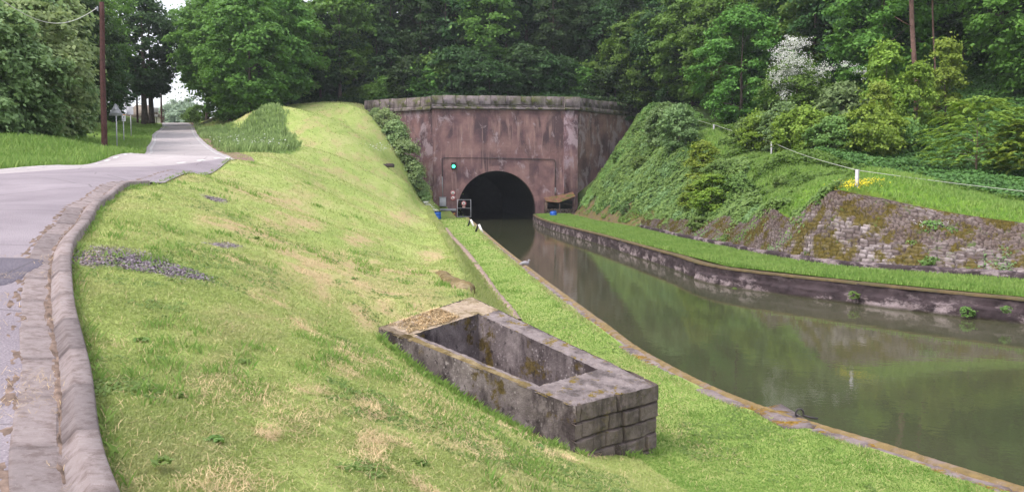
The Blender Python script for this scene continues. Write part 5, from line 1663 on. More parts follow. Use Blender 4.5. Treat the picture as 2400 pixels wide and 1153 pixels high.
def trunk_mesh(name, seed, H, r0, C, mat, nl=9, bend=.3):
    rg = np.random.default_rng(seed + 500)
    mb = MB()
    n_ = 12
    zs = np.linspace(-.6, H * .86, n_)
    bx = np.cumsum(rg.normal(0, bend * .12, n_)); by = np.cumsum(rg.normal(0, bend * .12, n_)); bx -= bx[1]; by -= by[1]
    rad = r0 * (1 - .82 * np.linspace(0, 1, n_)); rad[0] *= 1.5; rad[1] *= 1.15
    mb.tube(np.stack([bx, by, zs], 1), rad, 9)
    for i in rg.choice(len(C), min(nl, len(C)), replace=False):
        c = C[i]
        zb = max(.15 * H, min(c[2] * .75, H * .75))
        x0 = np.interp(zb, zs, bx); y0 = np.interp(zb, zs, by); rb = np.interp(zb, zs, rad) * .45
        q = np.linspace(0, 1, 6)[:, None]
        p = np.array([x0, y0, zb]) * (1 - q) + c * q
        p[:, 2] += np.sin(q[:, 0] * math.pi) * .06 * H * .3
        mb.tube(p, np.linspace(rb, rb * .25, 6), 5, cap=False)
    return mb.mesh(name, mat, True)

TPL = {}
def template(key, seed, H, R, z0, ncl, nlf, leaf, mat, bark='bark', r0=None, **kw):
    cm, C = crown_mesh('crown', seed, H, R, z0, ncl, nlf, leaf, M[mat], **kw)
    tm = trunk_mesh('trunk', seed, H, r0 or H * .016, C, M[bark])
    TPL[key] = (cm, tm, H, R)
# tall wood trees
template('wood0', 11, 15, 4.6, 2.5, 68, 135, .40, 'leaf_dark', top=.5, flat=.44)
template('wood1', 12, 16, 4.2, 4.0, 62, 145, .38, 'leaf_dark', top=.45, flat=.44)
template('wood2', 13, 14, 5.0, 2.0, 78, 130, .40, 'leaf_mid', top=.55, flat=.44)
template('wood3', 14, 17, 4.4, 5.0, 66, 135, .38, 'leaf_mid', top=.4, flat=.44)
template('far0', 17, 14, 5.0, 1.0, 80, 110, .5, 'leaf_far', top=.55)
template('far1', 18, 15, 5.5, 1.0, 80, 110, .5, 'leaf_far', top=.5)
template('road0', 21, 16, 6.5, .8, 170, 180, .30, 'leaf_mid', top=.55, rc=.17, flat=.44)
template('road1', 22, 15, 5.5, 1.0, 150, 180, .30, 'leaf_mid', top=.55, rc=.18, flat=.44)
template('roadhi', 23, 19, 6.2, 6.5, 220, 150, .30, 'leaf_mid', top=.45, rc=.18)
template('right0', 31, 13, 5.0, .8, 150, 210, .24, 'leaf_mid', top=.5, rc=.17, flat=.44)
template('right1', 32, 14, 4.6, 2.5, 135, 210, .24, 'leaf_mid', top=.5, rc=.18, flat=.44)
template('rightd', 33, 14, 5.0, 1.5, 130, 180, .26, 'leaf_dark', top=.5, rc=.18, flat=.44)
template('hedge0', 41, 7.5, 3.3, .2, 150, 190, .19, 'leaf_hedge', top=.5, rc=.17, flat=.44)
template('hedge1', 42, 6.5, 3.0, .1, 140, 190, .19, 'leaf_grey', top=.5, rc=.18, flat=.44)
template('bush0', 51, 3.0, 2.0, .05, 110, 150, .13, 'leaf_yellow', top=.5, rc=.2, bark='palebark')
template('bush1', 52, 2.6, 1.7, .05, 90, 140, .13, 'leaf_light', top=.5, rc=.2)
template('bush2', 53, 3.4, 1.8, .05, 100, 150, .14, 'leaf_grey', top=.6, rc=.2)
template('under0', 61, 4.5, 2.6, .1, 85, 120, .26, 'leaf_dark', top=.5, rc=.24)
template('under1', 62, 4.0, 2.8, .1, 85, 120, .26, 'leaf_mid', top=.5, rc=.24)
template('bushp', 57, 3.0, 1.8, .05, 80, 130, .17, 'leaf_hedge', top=.6, rc=.26, irregular=.7)
template('weed', 72, 2.2, 1.6, .1, 26, 16, .34, 'leaf_light', top=.6, rc=.34, irregular=.8, r0=.05)
template('sap', 71, 3.6, 1.0, .3, 60, 110, .11, 'leaf_yellow', top=.7, rc=.3)
template('twin', 81, 17, 3.9, 4.4, 120, 120, .30, 'leaf_dark', top=.5, rc=.2, r0=.46)

def tree(key, x, y, s, label, cat='tree', group=None, name='tree', z=None, rz=None, sxy=1.0, side=None):
    cm, tm, H, R = TPL[key]
    if z is None:
        f = {'L': zL, 'R': zR, 'H': zH}[side or ('L' if x < edge(LEFT_EDGE, y) else 'R')]
        z = float(f(x, y))
    t = empty(name, (x, y, z - .1), random.uniform(0, 6.28) if rz is None else rz)
    t.scale = (s * sxy, s * sxy, s)
    tag(t, label, cat, group)
    obj('trunk', tm, t); obj('crown', cm, t)
    return t

# --- wood on the hill above the portal
gw = 'trees of the wood above the tunnel portal'
rows = [(121, 4.6, .80), (127, 5.0, .95), (134, 5.2, 1.05), (142, 5.5, 1.1), (151, 6.0, 1.15)]
cnt = 0
for ri, (yy0, sp, sc_) in enumerate(rows):
    x = -44 + ri * 1.3
    while x < 42 + ri * 3:
        xx_ = x + random.uniform(-1.2, 1.2); yy_ = yy0 + random.uniform(-1.8, 1.8) + (max(0, xx_ - 16) * .0)
        if xx_ < -36: yy_ += 0
        ok = not (xx_ < -.32 * yy_)
        if ok and not (ri == 0 and -20 < xx_ < -14 and False):
            k = random.choice(['wood0', 'wood1', 'wood0', 'wood3', 'wood1', 'wood0'])
            if ri < 1: k = random.choice(['wood0', 'wood2', 'wood1', 'wood0'])
            tone = 'mid green' if k in ('wood2', 'wood3') else 'dark green'
            where = 'left of' if xx_ < PL[0] else ('behind' if xx_ < PR[0] else 'right of')
            tree(k, xx_, yy_, sc_ * random.uniform(.85, 1.15), f'tall {tone} tree in row {["nearest", "second", "third", "fourth", "farthest"][ri]} to the meadow of the wood, {where} the tunnel portal'.replace('in row nearest to the meadow of', 'at the front edge of').replace('in row second to the meadow of', 'just inside').replace('in row third to the meadow of', 'midway up').replace('in row fourth to the meadow of', 'high in').replace('in row farthest to the meadow of', 'highest up in'), 'tree', gw, 'wood_tree', side='H')
        x += sp * random.uniform(.85, 1.15)
# undergrowth shrubs at the foot of the wood
x = -34.0
while x < 30:
    y_ = float(portal_line(x)) + random.uniform(6.5, 11) + (4 if x < -20 else 0)
    if x > 19: y_ = 119 + random.uniform(0, 4)
    tree(random.choice(['under0', 'under1', 'under0']), x, y_, random.uniform(.8, 1.3), ('leafy shrub along the foot of the dark wood left of the portal' if x < PL[0] else 'leafy shrub along the foot of the dark wood directly above the portal' if x < PR[0] else 'leafy shrub along the foot of the dark wood right of the portal'), 'shrub', 'shrubs at the foot of the wood', 'shrub', side='H')
    x += random.uniform(1.8, 3.0)
# pale bare trunk
b = P(1007, 135, 122); z = zH(b[0], b[1])
t = empty('slender_tree', (b[0], b[1], z)); tag(t, 'slender pale trunked tree standing alone in front of the dark wood', 'tree')
top = np.array(P(993, -20, 122)) - np.array([b[0], b[1], z])
mb = MB(); q = np.linspace(0, 1, 12)
pts = np.stack([q * top[0] + .25 * np.sin(q * 7) + .3 * q * (1 - q), 0 * q, -.4 + q * (top[2] + .4)], 1)
mb.tube(pts, np.linspace(.22, .10, 12), 8); mb.tube([pts[4], pts[4] + np.array([-1.6, -.3, .9]), pts[4] + np.array([-2.6, -.4, 1.8])], [.06, .04, .02], 5)
mb.build('trunk', M['palebark'], t, smooth=True)
cm, C = crown_mesh('crown', 99, 6, 3.2, 0, 30, 120, .34, M['leaf_mid'], flat=.3, rc=.3)
obj('crown', cm, t, (float(pts[-1][0]), 0, float(pts[-1][2]) - 3.2))

# --- big trees right of the road
gr = 'large trees between the road and the meadow'
for (px_, y_, s_, k, lb) in ((492, 122, .85, 'roadhi', 'large drooping tree leaning over the right side of the road crest'), (545, 106, .95, 'road0', 'broad leafy tree with skirts to the ground right of the climbing road'), (590, 97, .9, 'road1', 'big leafy tree standing beside the long grass mound'),
                        (615, 104, 1.05, 'road0', 'broad tree at the left end of the meadow wood edge'), (665, 113, .95, 'road1', 'leafy tree where the meadow meets the dark wood'), (800, 119, .95, 'wood3', 'tall tree at the meadow edge just left of the left wing'), (850, 128, 1.2, 'wood2', 'tall tree behind the left wing parapet'), (555, 126, 1.1, 'road0', 'tall tree behind the drooping roadside trees'), (620, 125, 1.1, 'road1', 'tall tree deep behind the top of the long grass mound')):
    x = (px_ - 1200) / 2000 * y_
    tree(k, x, y_, s_, lb, 'tree', gr, 'roadside_tree', side='L')
for (px_, y_, s_) in ((456, 140, .75), (470, 124, .8)):
    x = (px_ - 1200) / 2000 * y_
    tree('bush1', x, y_, s_ * 1.2, f'{"small" if s_ < 1 else "rounded" if s_ < 1.3 else "distant"} light shrub on the right shoulder near the road crest', 'shrub', 'shrubs at the crest of the road', 'shrub', side='L')

# pair of roadside trunks
for (px_, y_, s_, lb) in ((346, 108, .92, 'thicker dark trunked tree of the pair standing left of the road'), (362, 112, .85, 'thinner dark trunked tree of the pair standing left of the road')):
    x = (px_ - 1200) / 2000 * y_
    tree('twin', x, y_, s_, lb, 'tree', 'pair of trees left of the road', 'roadside_tree', side='L', rz=1.0)

# --- left side wood and hedge trees
gl = 'bushy trees along the left verge'
for (px_, y_, s_, k, lb) in ((-60, 44, 1.0, 'hedge0', 'bushy tree cut by the left border of the view nearest the road'), (20, 46, .95, 'hedge1', 'grey green bushy tree low at the far left verge'), (80, 50, 1.05, 'hedge0', 'bushy mid green tree in the middle of the left hedge'), (130, 53, .80, 'hedge1', 'grey green shrub like tree at the right end of the left hedge'), (165, 60, .62, 'hedge0', 'small bushy tree between the left hedge and the tall pole'),
                        (-20, 55, 1.5, 'hedge0', 'taller bushy tree rising behind the left hedge at the border'), (60, 60, 1.45, 'hedge0', 'taller bushy tree rising behind the middle of the left hedge')):
    x = (px_ - 1200) / 2000 * y_
    tree(k, x, y_, s_, lb, 'tree', gl, 'hedge_tree', side='L')
gl2 = 'tall trees of the wood left of the road'
for (px_, y_, s_, k, lb) in ((200, 74, .78, 'rightd', 'tall dark tree directly behind the wooden pole'), (150, 78, .95, 'right1', 'tall tree left of the wooden pole behind the hedge'), (80, 76, 1.05, 'rightd', 'tall dark tree behind the middle hedge'), (10, 74, 1.1, 'right1', 'tall tree behind the hedge at the far left'), (-50, 70, 1.0, 'rightd', 'dark tree beyond the left border behind the hedge'),
                        (200, 84, .75, 'rightd', 'dark tree with low skirts just right of the wooden pole'), (226, 92, .55, 'right0', 'lower dark tree left of the triangular sign'), (272, 94, .46, 'rightd', 'small dark tree directly behind the triangular sign'), (190, 95, 1.2, 'right1', 'very tall tree far behind the wooden pole'), (110, 96, 1.25, 'right0', 'very tall tree far behind the hedge'), (30, 98, 1.2, 'rightd', 'very tall dark tree at far left background'), (180, 108, 1.15, 'wood1', 'tall tree left of the sky gap')):
    x = (px_ - 1200) / 2000 * y_
    tree(k, x, y_, s_, lb, 'tree', gl2, 'wood_tree', side='L')
for (px_, y_, s_, lb) in ((205, 150, .7, 'tree left of the sky gap far behind the signs'), (180, 130, .9, 'tall far tree left of the sky gap')):
    x = (px_ - 1200) / 2000 * y_
    tree('right1', x, y_, s_ * 1.25, lb, 'tree', gl2, 'wood_tree', side='L')
# far pale trees past the crest
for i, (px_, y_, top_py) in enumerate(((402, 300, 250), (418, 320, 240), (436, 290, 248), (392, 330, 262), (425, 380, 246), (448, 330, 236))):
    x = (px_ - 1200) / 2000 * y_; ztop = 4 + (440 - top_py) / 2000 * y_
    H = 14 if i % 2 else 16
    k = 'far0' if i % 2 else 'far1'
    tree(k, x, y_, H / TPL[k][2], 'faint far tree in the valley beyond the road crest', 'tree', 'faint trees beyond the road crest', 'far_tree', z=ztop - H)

# --- right bank trees
gR = 'large trees on the right hillside'
for (px_, y_, s_, k, lb) in ((1380, 124, .9, 'rightd', 'dark tree directly above the right half of the portal'), (1440, 117, .85, 'rightd', 'dark tree just above the right end of the parapet'), (1500, 116, 1.0, 'right0', 'leafy tree above the right end of the parapet'), (1560, 112, .95, 'rightd', 'dark leafy tree behind the upper ledge bush'), (1620, 108, 1.15, 'right0', 'broad light leafy tree left of the white blossoming hawthorn'), (1680, 100, 1.0, 'right1', 'tall leafy tree close left of the hawthorn'), (1730, 92, .95, 'right0', 'leafy tree with skirts touching the hawthorn'),
                        (1640, 128, 1.3, 'rightd', 'tall tree high behind the light leafy trees'), (1740, 112, 1.25, 'rightd', 'dark tree above the hawthorn'), (1820, 100, 1.2, 'rightd', 'dark tree behind the hawthorn blossom'), (1900, 92, 1.15, 'right1', 'leafy tree right of the hawthorn'), (1990, 88, 1.15, 'rightd', 'dark tree left of the red brown trunks'), (2060, 80, 1.0, 'right1', 'leafy tree by the red brown trunks'),
                        (2240, 86, 1.1, 'rightd', 'dark tree behind the bright feathery shrub'), (2330, 78, 1.05, 'rightd', 'dark tree at the upper right behind the feathery shrub'), (2420, 70, 1.05, 'right0', 'leafy tree cut by the right border of the view'), (2150, 96, 1.3, 'rightd', 'tall dark tree far behind the red brown trunks'), (2360, 95, 1.3, 'right1', 'tall tree high at the right border'), (1950, 110, 1.4, 'rightd', 'very tall dark tree high on the right hillside'), (2060, 110, 1.4, 'right0', 'very tall tree high on the right hillside top'), (2250, 110, 1.4, 'rightd', 'very tall dark tree on the hilltop at right'), (1850, 125, 1.4, 'rightd', 'tree on the hilltop behind the hawthorn'), (2480, 85, 1.3, 'rightd', 'dark tree outside the right border')):
    x = (px_ - 1200) / 2000 * y_
    tree(k, x, y_, s_, lb, 'tree', gR, 'hillside_tree', side='R')
# bare red trunks
for (a0, b0, a1, b1, y_, r0, lb) in ((2152, 200, 2136, -30, 72, .22, 'thick red brown tree trunk at the upper right'), (2196, 190, 2186, -30, 74, .09, 'thin dark tree trunk right of the thick red brown one')):
    b = P(a0, b0, y_); z = float(zR(b[0], b[1])); t = empty('bare_trunk_tree', (b[0], b[1], z)); tag(t, lb, 'tree')
    e = np.array(P(a1, b1, y_)) - np.array([b[0], b[1], z]); q = np.linspace(0, 1, 12)
    z0_ = b[2] - z
    pts = np.stack([q * e[0] + .06 * np.sin(q * 6), 0 * q, -.4 + q * (e[2] + .4)], 1)
    mb = MB(); mb.tube(pts, np.linspace(r0, r0 * .8, 12), 9)
    if r0 > .1: mb.tube([pts[8], pts[8] + np.array([-.9, -.3, .3]), pts[8] + np.array([-1.7, -.5, .7])], [.06, .04, .02], 5)
    mb.build('trunk', M['redbark'], t, smooth=True)
    cm, C = crown_mesh('crown', int(a0), 6, 2.6, 0, 40, 110, .2, M['leaf_mid'], flat=.3, rc=.25)
    obj('crown', cm, t, (float(pts[-1][0]), 0, float(pts[-1][2]) - .8))
# low maple sprays in front of the trunks
for (px_, py_, y_, s_, lb) in ((2080, 130, 68, 1.0, 'light maple sapling with spreading sprays beside the red brown trunks'), (2060, 215, 64, .8, 'lower light sapling in front of the dark hollow'), (2150, 170, 66, .9, 'light sapling covering the foot of the thick red brown trunk'), (2215, 120, 69, .9, 'tall light sapling right of the thin dark trunk')):
    b = P(px_, py_, y_); z = float(zR(b[0], b[1]))
    H = max(1, b[2] - z) * 1.15
    tree('sap', b[0], y_, H / 3.6, lb, 'sapling', None, 'sapling', side='R', sxy=.8)

# hawthorn in blossom
b = P(1860, 240, 76); z = float(zR(b[0], b[1]))
t = empty('hawthorn', (b[0], b[1], z - .1)); tag(t, 'white blossoming hawthorn hanging over the bright green bushes', 'tree')
cm, C = crown_mesh('crown', 301, 6.6, 3.0, .8, 120, 150, .16, M['leaf_mid'], rc=.2)
obj('crown', cm, t); obj('trunk', trunk_mesh('trunk', 301, 6.0, .12, C, M['bark']), t)
rg = np.random.default_rng(5)
sp = []
for (a, b_, rx, ry, k) in ((1865, 100, 34, 16, 10), (1848, 125, 42, 24, 14), (1870, 150, 40, 25, 13), (1838, 165, 26, 26, 11), (1822, 190, 22, 32, 9), (1860, 190, 25, 26, 5), (1832, 222, 10, 22, 4), (1930, 160, 30, 14, 4), (1918, 185, 22, 24, 5), (1985, 150, 22, 10, 2), (2025, 170, 26, 14, 3)):
    for _ in range(k * 5):
        q = P(a + rg.normal() * rx * .5, b_ + rg.normal() * ry * .5, 74.2 + rg.uniform(-.5, .8)); sp.append((q[0] - t.location[0], q[1] - t.location[1], q[2] - t.location[2]))
sp = np.array(sp)
C = np.repeat(sp, 15, 0) + rg.normal(0, .16, (len(sp) * 15, 3)) * np.array([1, 1, .6])
V, F = leaf_quads(C, rg.normal(size=C.shape) * .6 + np.array([0, -.5, .6]), .075, rg, 1.1)
o = obj('blossom', raw_mesh('blossom', V, F, M['petal']), t)

# bright bushes and the feathery shrub
gb_ = 'bright green bushes on the right bank'
for (px_, py_, y_, s_, k, lb) in ((1790, 318, 72, 1.0, 'bush0', 'yellow green bush at the left end of the bush row below the hawthorn'), (1880, 325, 65, 1.15, 'bush0', 'yellow green bush directly under the white hawthorn'), (1960, 330, 62, 1.1, 'bush1', 'bright bush second from the right in the row under the hawthorn'), (2040, 325, 61, 1.2, 'bush0', 'large yellow green bush left of the feathery shrub'), (2110, 300, 62, 1.05, 'bush1', 'bright bush at the feet of the red brown trunks'), (1760, 300, 74, .9, 'bush1', 'smaller bush up the slope left of the hawthorn'), (1840, 300, 70, 1.1, 'bush2', 'grey green bush between the hawthorn and the row of bushes'),
                        (1975, 280, 72, 1.3, 'bush2', 'grey green bush in the dark hollow right of the hawthorn')):
    x, _, _ = P(px_, py_, y_)
    tree(k, x, y_, s_, lb, 'bush', gb_, 'bush', side='R')
b = P(2290, 330, 52); z = float(zR(b[0], b[1]))
def feathery(seed, H, R):
    """shrub of long arching compound leaves"""
    rg = np.random.default_rng(seed); V = []; F = []; n0 = 0
    Cs = []; Ns = []; Sz = []
    for i in range(420):
        az = rg.uniform(0, 6.28); zz = rg.uniform(.1, 1) ** .8 * H; r_ = R * math.sqrt(max(.05, 1 - ((zz / H - .42) / .62) ** 2)) * rg.uniform(.45, 1)
        c = np.array([r_ * math.cos(az), r_ * math.sin(az), zz]); d = np.array([math.cos(az), math.sin(az), rg.uniform(.0, .5)]); d /= np.linalg.norm(d)
        sd_ = np.cross(d, [0, 0, 1]); sd_ /= np.linalg.norm(sd_)
        Lr = rg.uniform(.5, .95)
        for k in range(11):
            f_ = k / 10.
            p = c + d * Lr * f_ - np.array([0, 0, .45 * f_ * f_ * Lr])
            for sg in (-1, 1):
                Cs.append(p + sd_ * sg * .10 * (1.1 - f_ * .7)); Ns.append(np.array([0, 0, 1.]) + d * .3 + rg.normal(size=3) * .2); Sz.append(.15 * (1.1 - .5 * f_))
    return leaf_quads(np.array(Cs), np.array(Ns), np.array(Sz), rg, 1.7)
t = empty('feathery_shrub', (b[0], b[1], z - .1)); tag(t, 'bright yellow green shrub with long feathery compound leaves at right', 'shrub')
V, F = feathery(3, 4.8, 2.9); obj('crown', raw_mesh('crown', V, F, M['leaf_yellow']), t)
cc = V.reshape(-1, 4, 3).mean(1)[::180]; obj('trunk', trunk_mesh('trunk', 77, 4.2, .08, cc, M['palebark'], 20), t)
b2 = P(2420, 345, 50); t = empty('feathery_shrub', (b2[0], b2[1], float(zR(b2[0], b2[1])) - .1), 2.0); tag(t, 'feathery leaved shrub at the right border beside the larger one', 'shrub')
V, F = feathery(9, 3.4, 2.4); obj('crown', raw_mesh('crown', V, F, M['leaf_yellow']), t)
t.scale = (1, 1, 1); cc = V.reshape(-1, 4, 3).mean(1)[::180]; obj('trunk', trunk_mesh('trunk', 78, 3.0, .06, cc, M['palebark'], 14), t)

# bushes on the embankment
for (px_, py_, k, s_, sx_, lb) in ((1562, 345, 'bush2', 1.3, 1.0, 'rounded grey green bush at the top of the bank beside the right wing'), (1530, 305, 'bush1', .6, .8, 'small bush against the end of the right wing parapet'), (1590, 345, 'bush2', 1.1, .9, 'grey green bush beside the first fence post'),
                                (1650, 440, 'sap', .95, 1.3, 'upright yellow green sapling high on the ivy bank'), (1665, 505, 'sap', .75, 1.6, 'yellow green sapling at the foot of the ivy bank'), (1620, 490, 'sap', .5, 1.5, 'low yellow green sapling left of the taller ones'), (1685, 430, 'bush1', .62, 1.0, 'rounded bramble bush right of the sapling'), (1725, 465, 'bush1', .6, 1.0, 'bramble bush near the crumbling top of the revetment'), (1640, 540, 'bush1', .35, 1.2, 'small bramble just above the footing'), (1465, 500, 'bush2', .28, 1.0, 'small pale leaved plant low on the bank'), (1450, 380, 'bush1', .5, 1.0, 'bramble against the right wing wall'), (1500, 395, 'bush1', .5, 1.2, 'bramble in the middle of the upper bank')):
    h = hit(px_, py_, 'R', 20, 130)
    tree(k, h[0], h[1], s_, lb, 'bush', 'bushes on the ivy bank', 'bush', side='R', sxy=sx_)
# plants in the revetment
for (px_, py_, s_, k, lb) in ((1925, 480, .22, 'weed', 'small dark plant at the crest of the stone revetment'), (2185, 555, .28, 'weed', 'pale flowering plant in the middle of the revetment'), (2140, 590, .2, 'weed', 'green plant below the pale flowering one on the revetment'), (2230, 560, .18, 'weed', 'leafy plant right of the pale flowering one'), (1830, 440, .3, 'weed', 'pale weed at the upper left of the revetment'), (1905, 610, .2, 'weed', 'green weeds at the foot of the revetment'), (1930, 600, .16, 'weed', 'small weeds along the revetment footing'), (2180, 630, .2, 'weed', 'weed tuft on the footing below the pale plant'), (1700, 570, .2, 'weed', 'bright weed tuft at the left foot of the revetment'), (2100, 540, .15, 'weed', 'tiny weed high on the revetment'), (2010, 515, .14, 'weed', 'tiny weed on the bright stones of the revetment')):
    h = hit(px_, py_, 'R', 20, 60)
    tree(k, h[0], h[1], s_, lb, 'plant', 'plants growing in the revetment', 'plant', z=h[2] + .1)
# plants hanging from the canal wall
for (px_, py_, y_, s_, lb) in ((1722, 672, 33.9, .10, 'leafy weed growing from the canal wall at its corner'), (1997, 682, 29.1, .11, 'leafy weed growing midway along the canal wall'), (2262, 722, 26.0, .13, 'round leafy weed low on the canal wall at right'), (2355, 712, 24.9, .09, 'leafy weed near the right end of the canal wall')):
    x, _, z = P(px_, py_, y_)
    tree('weed', x, y_ - .1, s_, lb, 'plant', 'weeds growing from the canal wall', 'plant', z=z - .15)

# bushes between upper lawn and left wing
for (px_, py_, y_, s_, k, lb) in ((880, 265, 104.5, .55, 'bushp', 'small bush at the far end of the left wing parapet'), (905, 290, 102, .95, 'bushp', 'grey green bush at the top of the lawn edge by the left wing'), (925, 330, 100.5, 1.0, 'bushp', 'grey green bush below the left cornice'), (948, 370, 99.5, 1.0, 'bushp', 'large grey green bush against the left wing wall'), (968, 410, 99, .85, 'bushp', 'bush lower down the left wing wall'), (985, 440, 99.3, .7, 'bushp', 'bush beside the left corner of the portal'), (994, 465, 99, .5, 'bushp', 'small bush near the foot of the left corner'), (935, 300, 104, .7, 'bushp', 'bush touching the left cornice stones')):
    x, _, z = P(px_, py_ + 22, y_)
    tree(k, x, y_, s_, lb, 'bush', 'bushes along the left wing wall', 'bush', side='L', sxy=.85)

# ------------------------------------------------------------------ ground cover
def scatter_cover(name, n_, region, f, size, h, mat, label, seed, ybias=1.4):
    rg = np.random.default_rng(seed)
    xs_, ys_ = region(rg, n_)
    z = f(xs_, ys_)
    lump = fbm(ys_ * .9 + 7, z * 1.1 + xs_ * .35, seed * 1.)
    lump = np.clip(lump * 2 - .5, 0, 1)
    zz = z + h * lump * rg.uniform(.2, 1, len(xs_))
    e = .15
    gx = (f(xs_ + e, ys_) - z) / e
    Nn = np.stack([-gx * .8, -.25 + 0 * gx, np.ones_like(gx)], 1) + rg.normal(0, .35, (len(xs_), 3))
    V, F = leaf_quads(np.stack([xs_, ys_, zz], 1), Nn, size(ys_) if callable(size) else size, rg, 1.25)
    o = obj(name, raw_mesh(name, V, F, M[mat]))
    tag(o, label, 'ground cover', kind='stuff')
    return o
def reg_bank(rg, n_):
    y = rg.uniform(46, 117, n_ * 2) ; tx, cx = toe_x(y), crest_x(y)
    u = rg.uniform(0, 1.35, n_ * 2)
    x = tx + (cx - tx) * u
    hgt = (fbm(x * .3, y * .3, 21.) - .5) * .5
    keep_ = (u > .18 + hgt + np.clip((52 - y) * .12, 0, 1)) & ((y < 103) | (x > np.interp(y, [104, 118], [8.6, 19.5]))) & ((u < 1.2 + hgt) | (y > 90))
    keep_ &= ~(in_poly(x, y, REVPOLY) & (y < 62))
    x, y = x[keep_], y[keep_]
    return x[:n_], y[:n_]
scatter_cover('ivy', 62000, reg_bank, zRq, lambda y: .10 + y * .0012, .8, 'leaf_light', 'light green bramble shoots over the bank beside the portal', 3)
scatter_cover('ivy', 75000, reg_bank, zRq, lambda y: .10 + y * .0012, .45, 'leaf_grey', 'grey green ivy covering the bank beside the portal', 13)
scatter_cover('ivy', 30000, reg_bank, zRq, lambda y: .10 + y * .0012, .6, 'leaf_ivy', 'darker ivy patches on the bank beside the portal', 23)
def reg_wing(rg, n_):
    y = rg.uniform(96, 117.5, n_ * 3); x = rg.uniform(8.0, 22, n_ * 3)
    k = (y < np.interp(x, [PR[0], WR_END[0], 23], [PR[1], WR_END[1], 118]) - .3) & (x > 8.2 + rg.uniform(0, 1, n_ * 3))
    return x[k][:n_], y[k][:n_]
scatter_cover('ivy', 26000, reg_wing, zR, .22, .6, 'leaf_light', 'green bramble climbing against the right wing wall', 33)
def reg_ivy(rg, n_):
    y = rg.uniform(36, 95, n_ * 3) ** 1.0; x0 = fence_x(y) + 2.6
    x = x0 + rg.uniform(0, 1, n_ * 3) ** 1.3 * 24
    k = (x / y < .66) & (x - x0 > 1.5 * fbm(x * .4, y * .4, 31.))
    return x[k][:n_], y[k][:n_]
scatter_cover('ivy', 150000, reg_ivy, zRq, lambda y: .09 + y * .0012, .55, 'leaf_ivy', 'dark green ivy and nettle blanket above the fence on the right slope', 4)
def reg_hill(rg, n_):
    x = rg.uniform(-40, 34, n_ * 2); y = np.interp(x, [-40, -18.7, PL[0], PR[0], 18.9, 34], [117, 114.5, 105.5, 107.5, 119, 117]) + rg.uniform(0, 1, n_ * 2) ** 1.4 * 26 + 1.4
    return x[:n_], y[:n_]
def fH(x, y):
    r = np.where(x < WL_END[0], zL(x, y), np.where(x > WR_END[0], zR(x, y), zB(x, y)))
    return r
scatter_cover('undergrowth', 90000, reg_hill, fH, .26, .8, 'leaf_dark', 'dark undergrowth on the wood floor above the portal', 6)

# ------------------------------------------------------------------ grass
def blades(name, x, y, z, h, w, mat, label, seed, lean=.5):
    rg = np.random.default_rng(seed); n_ = len(x)
    a = rg.uniform(0, 2 * math.pi, n_); dx, dy = np.cos(a), np.sin(a)
    hh = h * rg.uniform(.5, 1.25, n_); ww = w * rg.uniform(.7, 1.3, n_) / 2
    b = rg.uniform(0, 2 * math.pi, n_); le = hh * lean * rg.uniform(.2, 1.2, n_)
    lx, ly = np.cos(b) * le, np.sin(b) * le
    p = np.stack([x, y, z - .01], 1)
    v0 = p + np.stack([dx * ww, dy * ww, 0 * ww], 1); v1 = p - np.stack([dx * ww, dy * ww, 0 * ww], 1)
    m0 = p + np.stack([lx * .35 + dx * ww * .8, ly * .35 + dy * ww * .8, hh * .6], 1)
    tip = p + np.stack([lx, ly, hh], 1)
    V = np.stack([v0, v1, tip, m0], 1).reshape(-1, 3)
    F = np.arange(4 * n_).reshape(-1, 4)
    o = obj(name, raw_mesh(name, V, F, M[mat]))
    tag(o, label, 'grass', kind='stuff')
    return o
rg = np.random.default_rng(77)
def sample_left(n_, y0, y1, p):
    u = rg.uniform(0, 1, n_)
    y = (y0 ** (1 - p) + u * (y1 ** (1 - p) - y0 ** (1 - p))) ** (1 / (1 - p))
    x = rg.uniform(-.64, .64, n_) * y
    return x, y
KP = np.vstack([kerb_line, [(-40, -4)], [(-40, 38)]])
offroad_poly = ROADPOLY
x, y = sample_left(1300000, 3.9, 112, 1.75)
k = (x < edge(LEFT_EDGE, y) - .37) & ~in_poly(x, y, ROADPOLY) & ~culv_inside(x, y, -.01)
x, y = x[k], y[k]
k = lush_mask(x, y) < .5
x, y = x[k], y[k]
h, g2 = hit(400, 615), None
gm = dirt_mask(x, y)
k = rg.uniform(0, 1, len(x)) > gm * 1.3 - .12
x, y = x[k], y[k]
sm = straw_mask(x, y); k = rg.uniform(0, 1, len(x)) > sm * 1.05
x, y = x[k], y[k]
thick = .6 + .8 * fbm(x * .8, y * .8, 3.)
kt = lush_mask(x, y) > .3
blades('grass', x[~kt], y[~kt], zLq(x[~kt], y[~kt]), ((.019 + .0010 * y) * thick)[~kt], (.0040 + .00095 * y)[~kt], 'blade', 'short mown grass on the lawn between kerb and canal', 1, .9)
blades('grass', x[kt], y[kt], zLq(x[kt], y[kt]), ((.019 + .0010 * y) * thick)[kt], (.0040 + .00095 * y)[kt], 'lush', 'fresh green short grass of the towpath beside the quay', 21, .9)
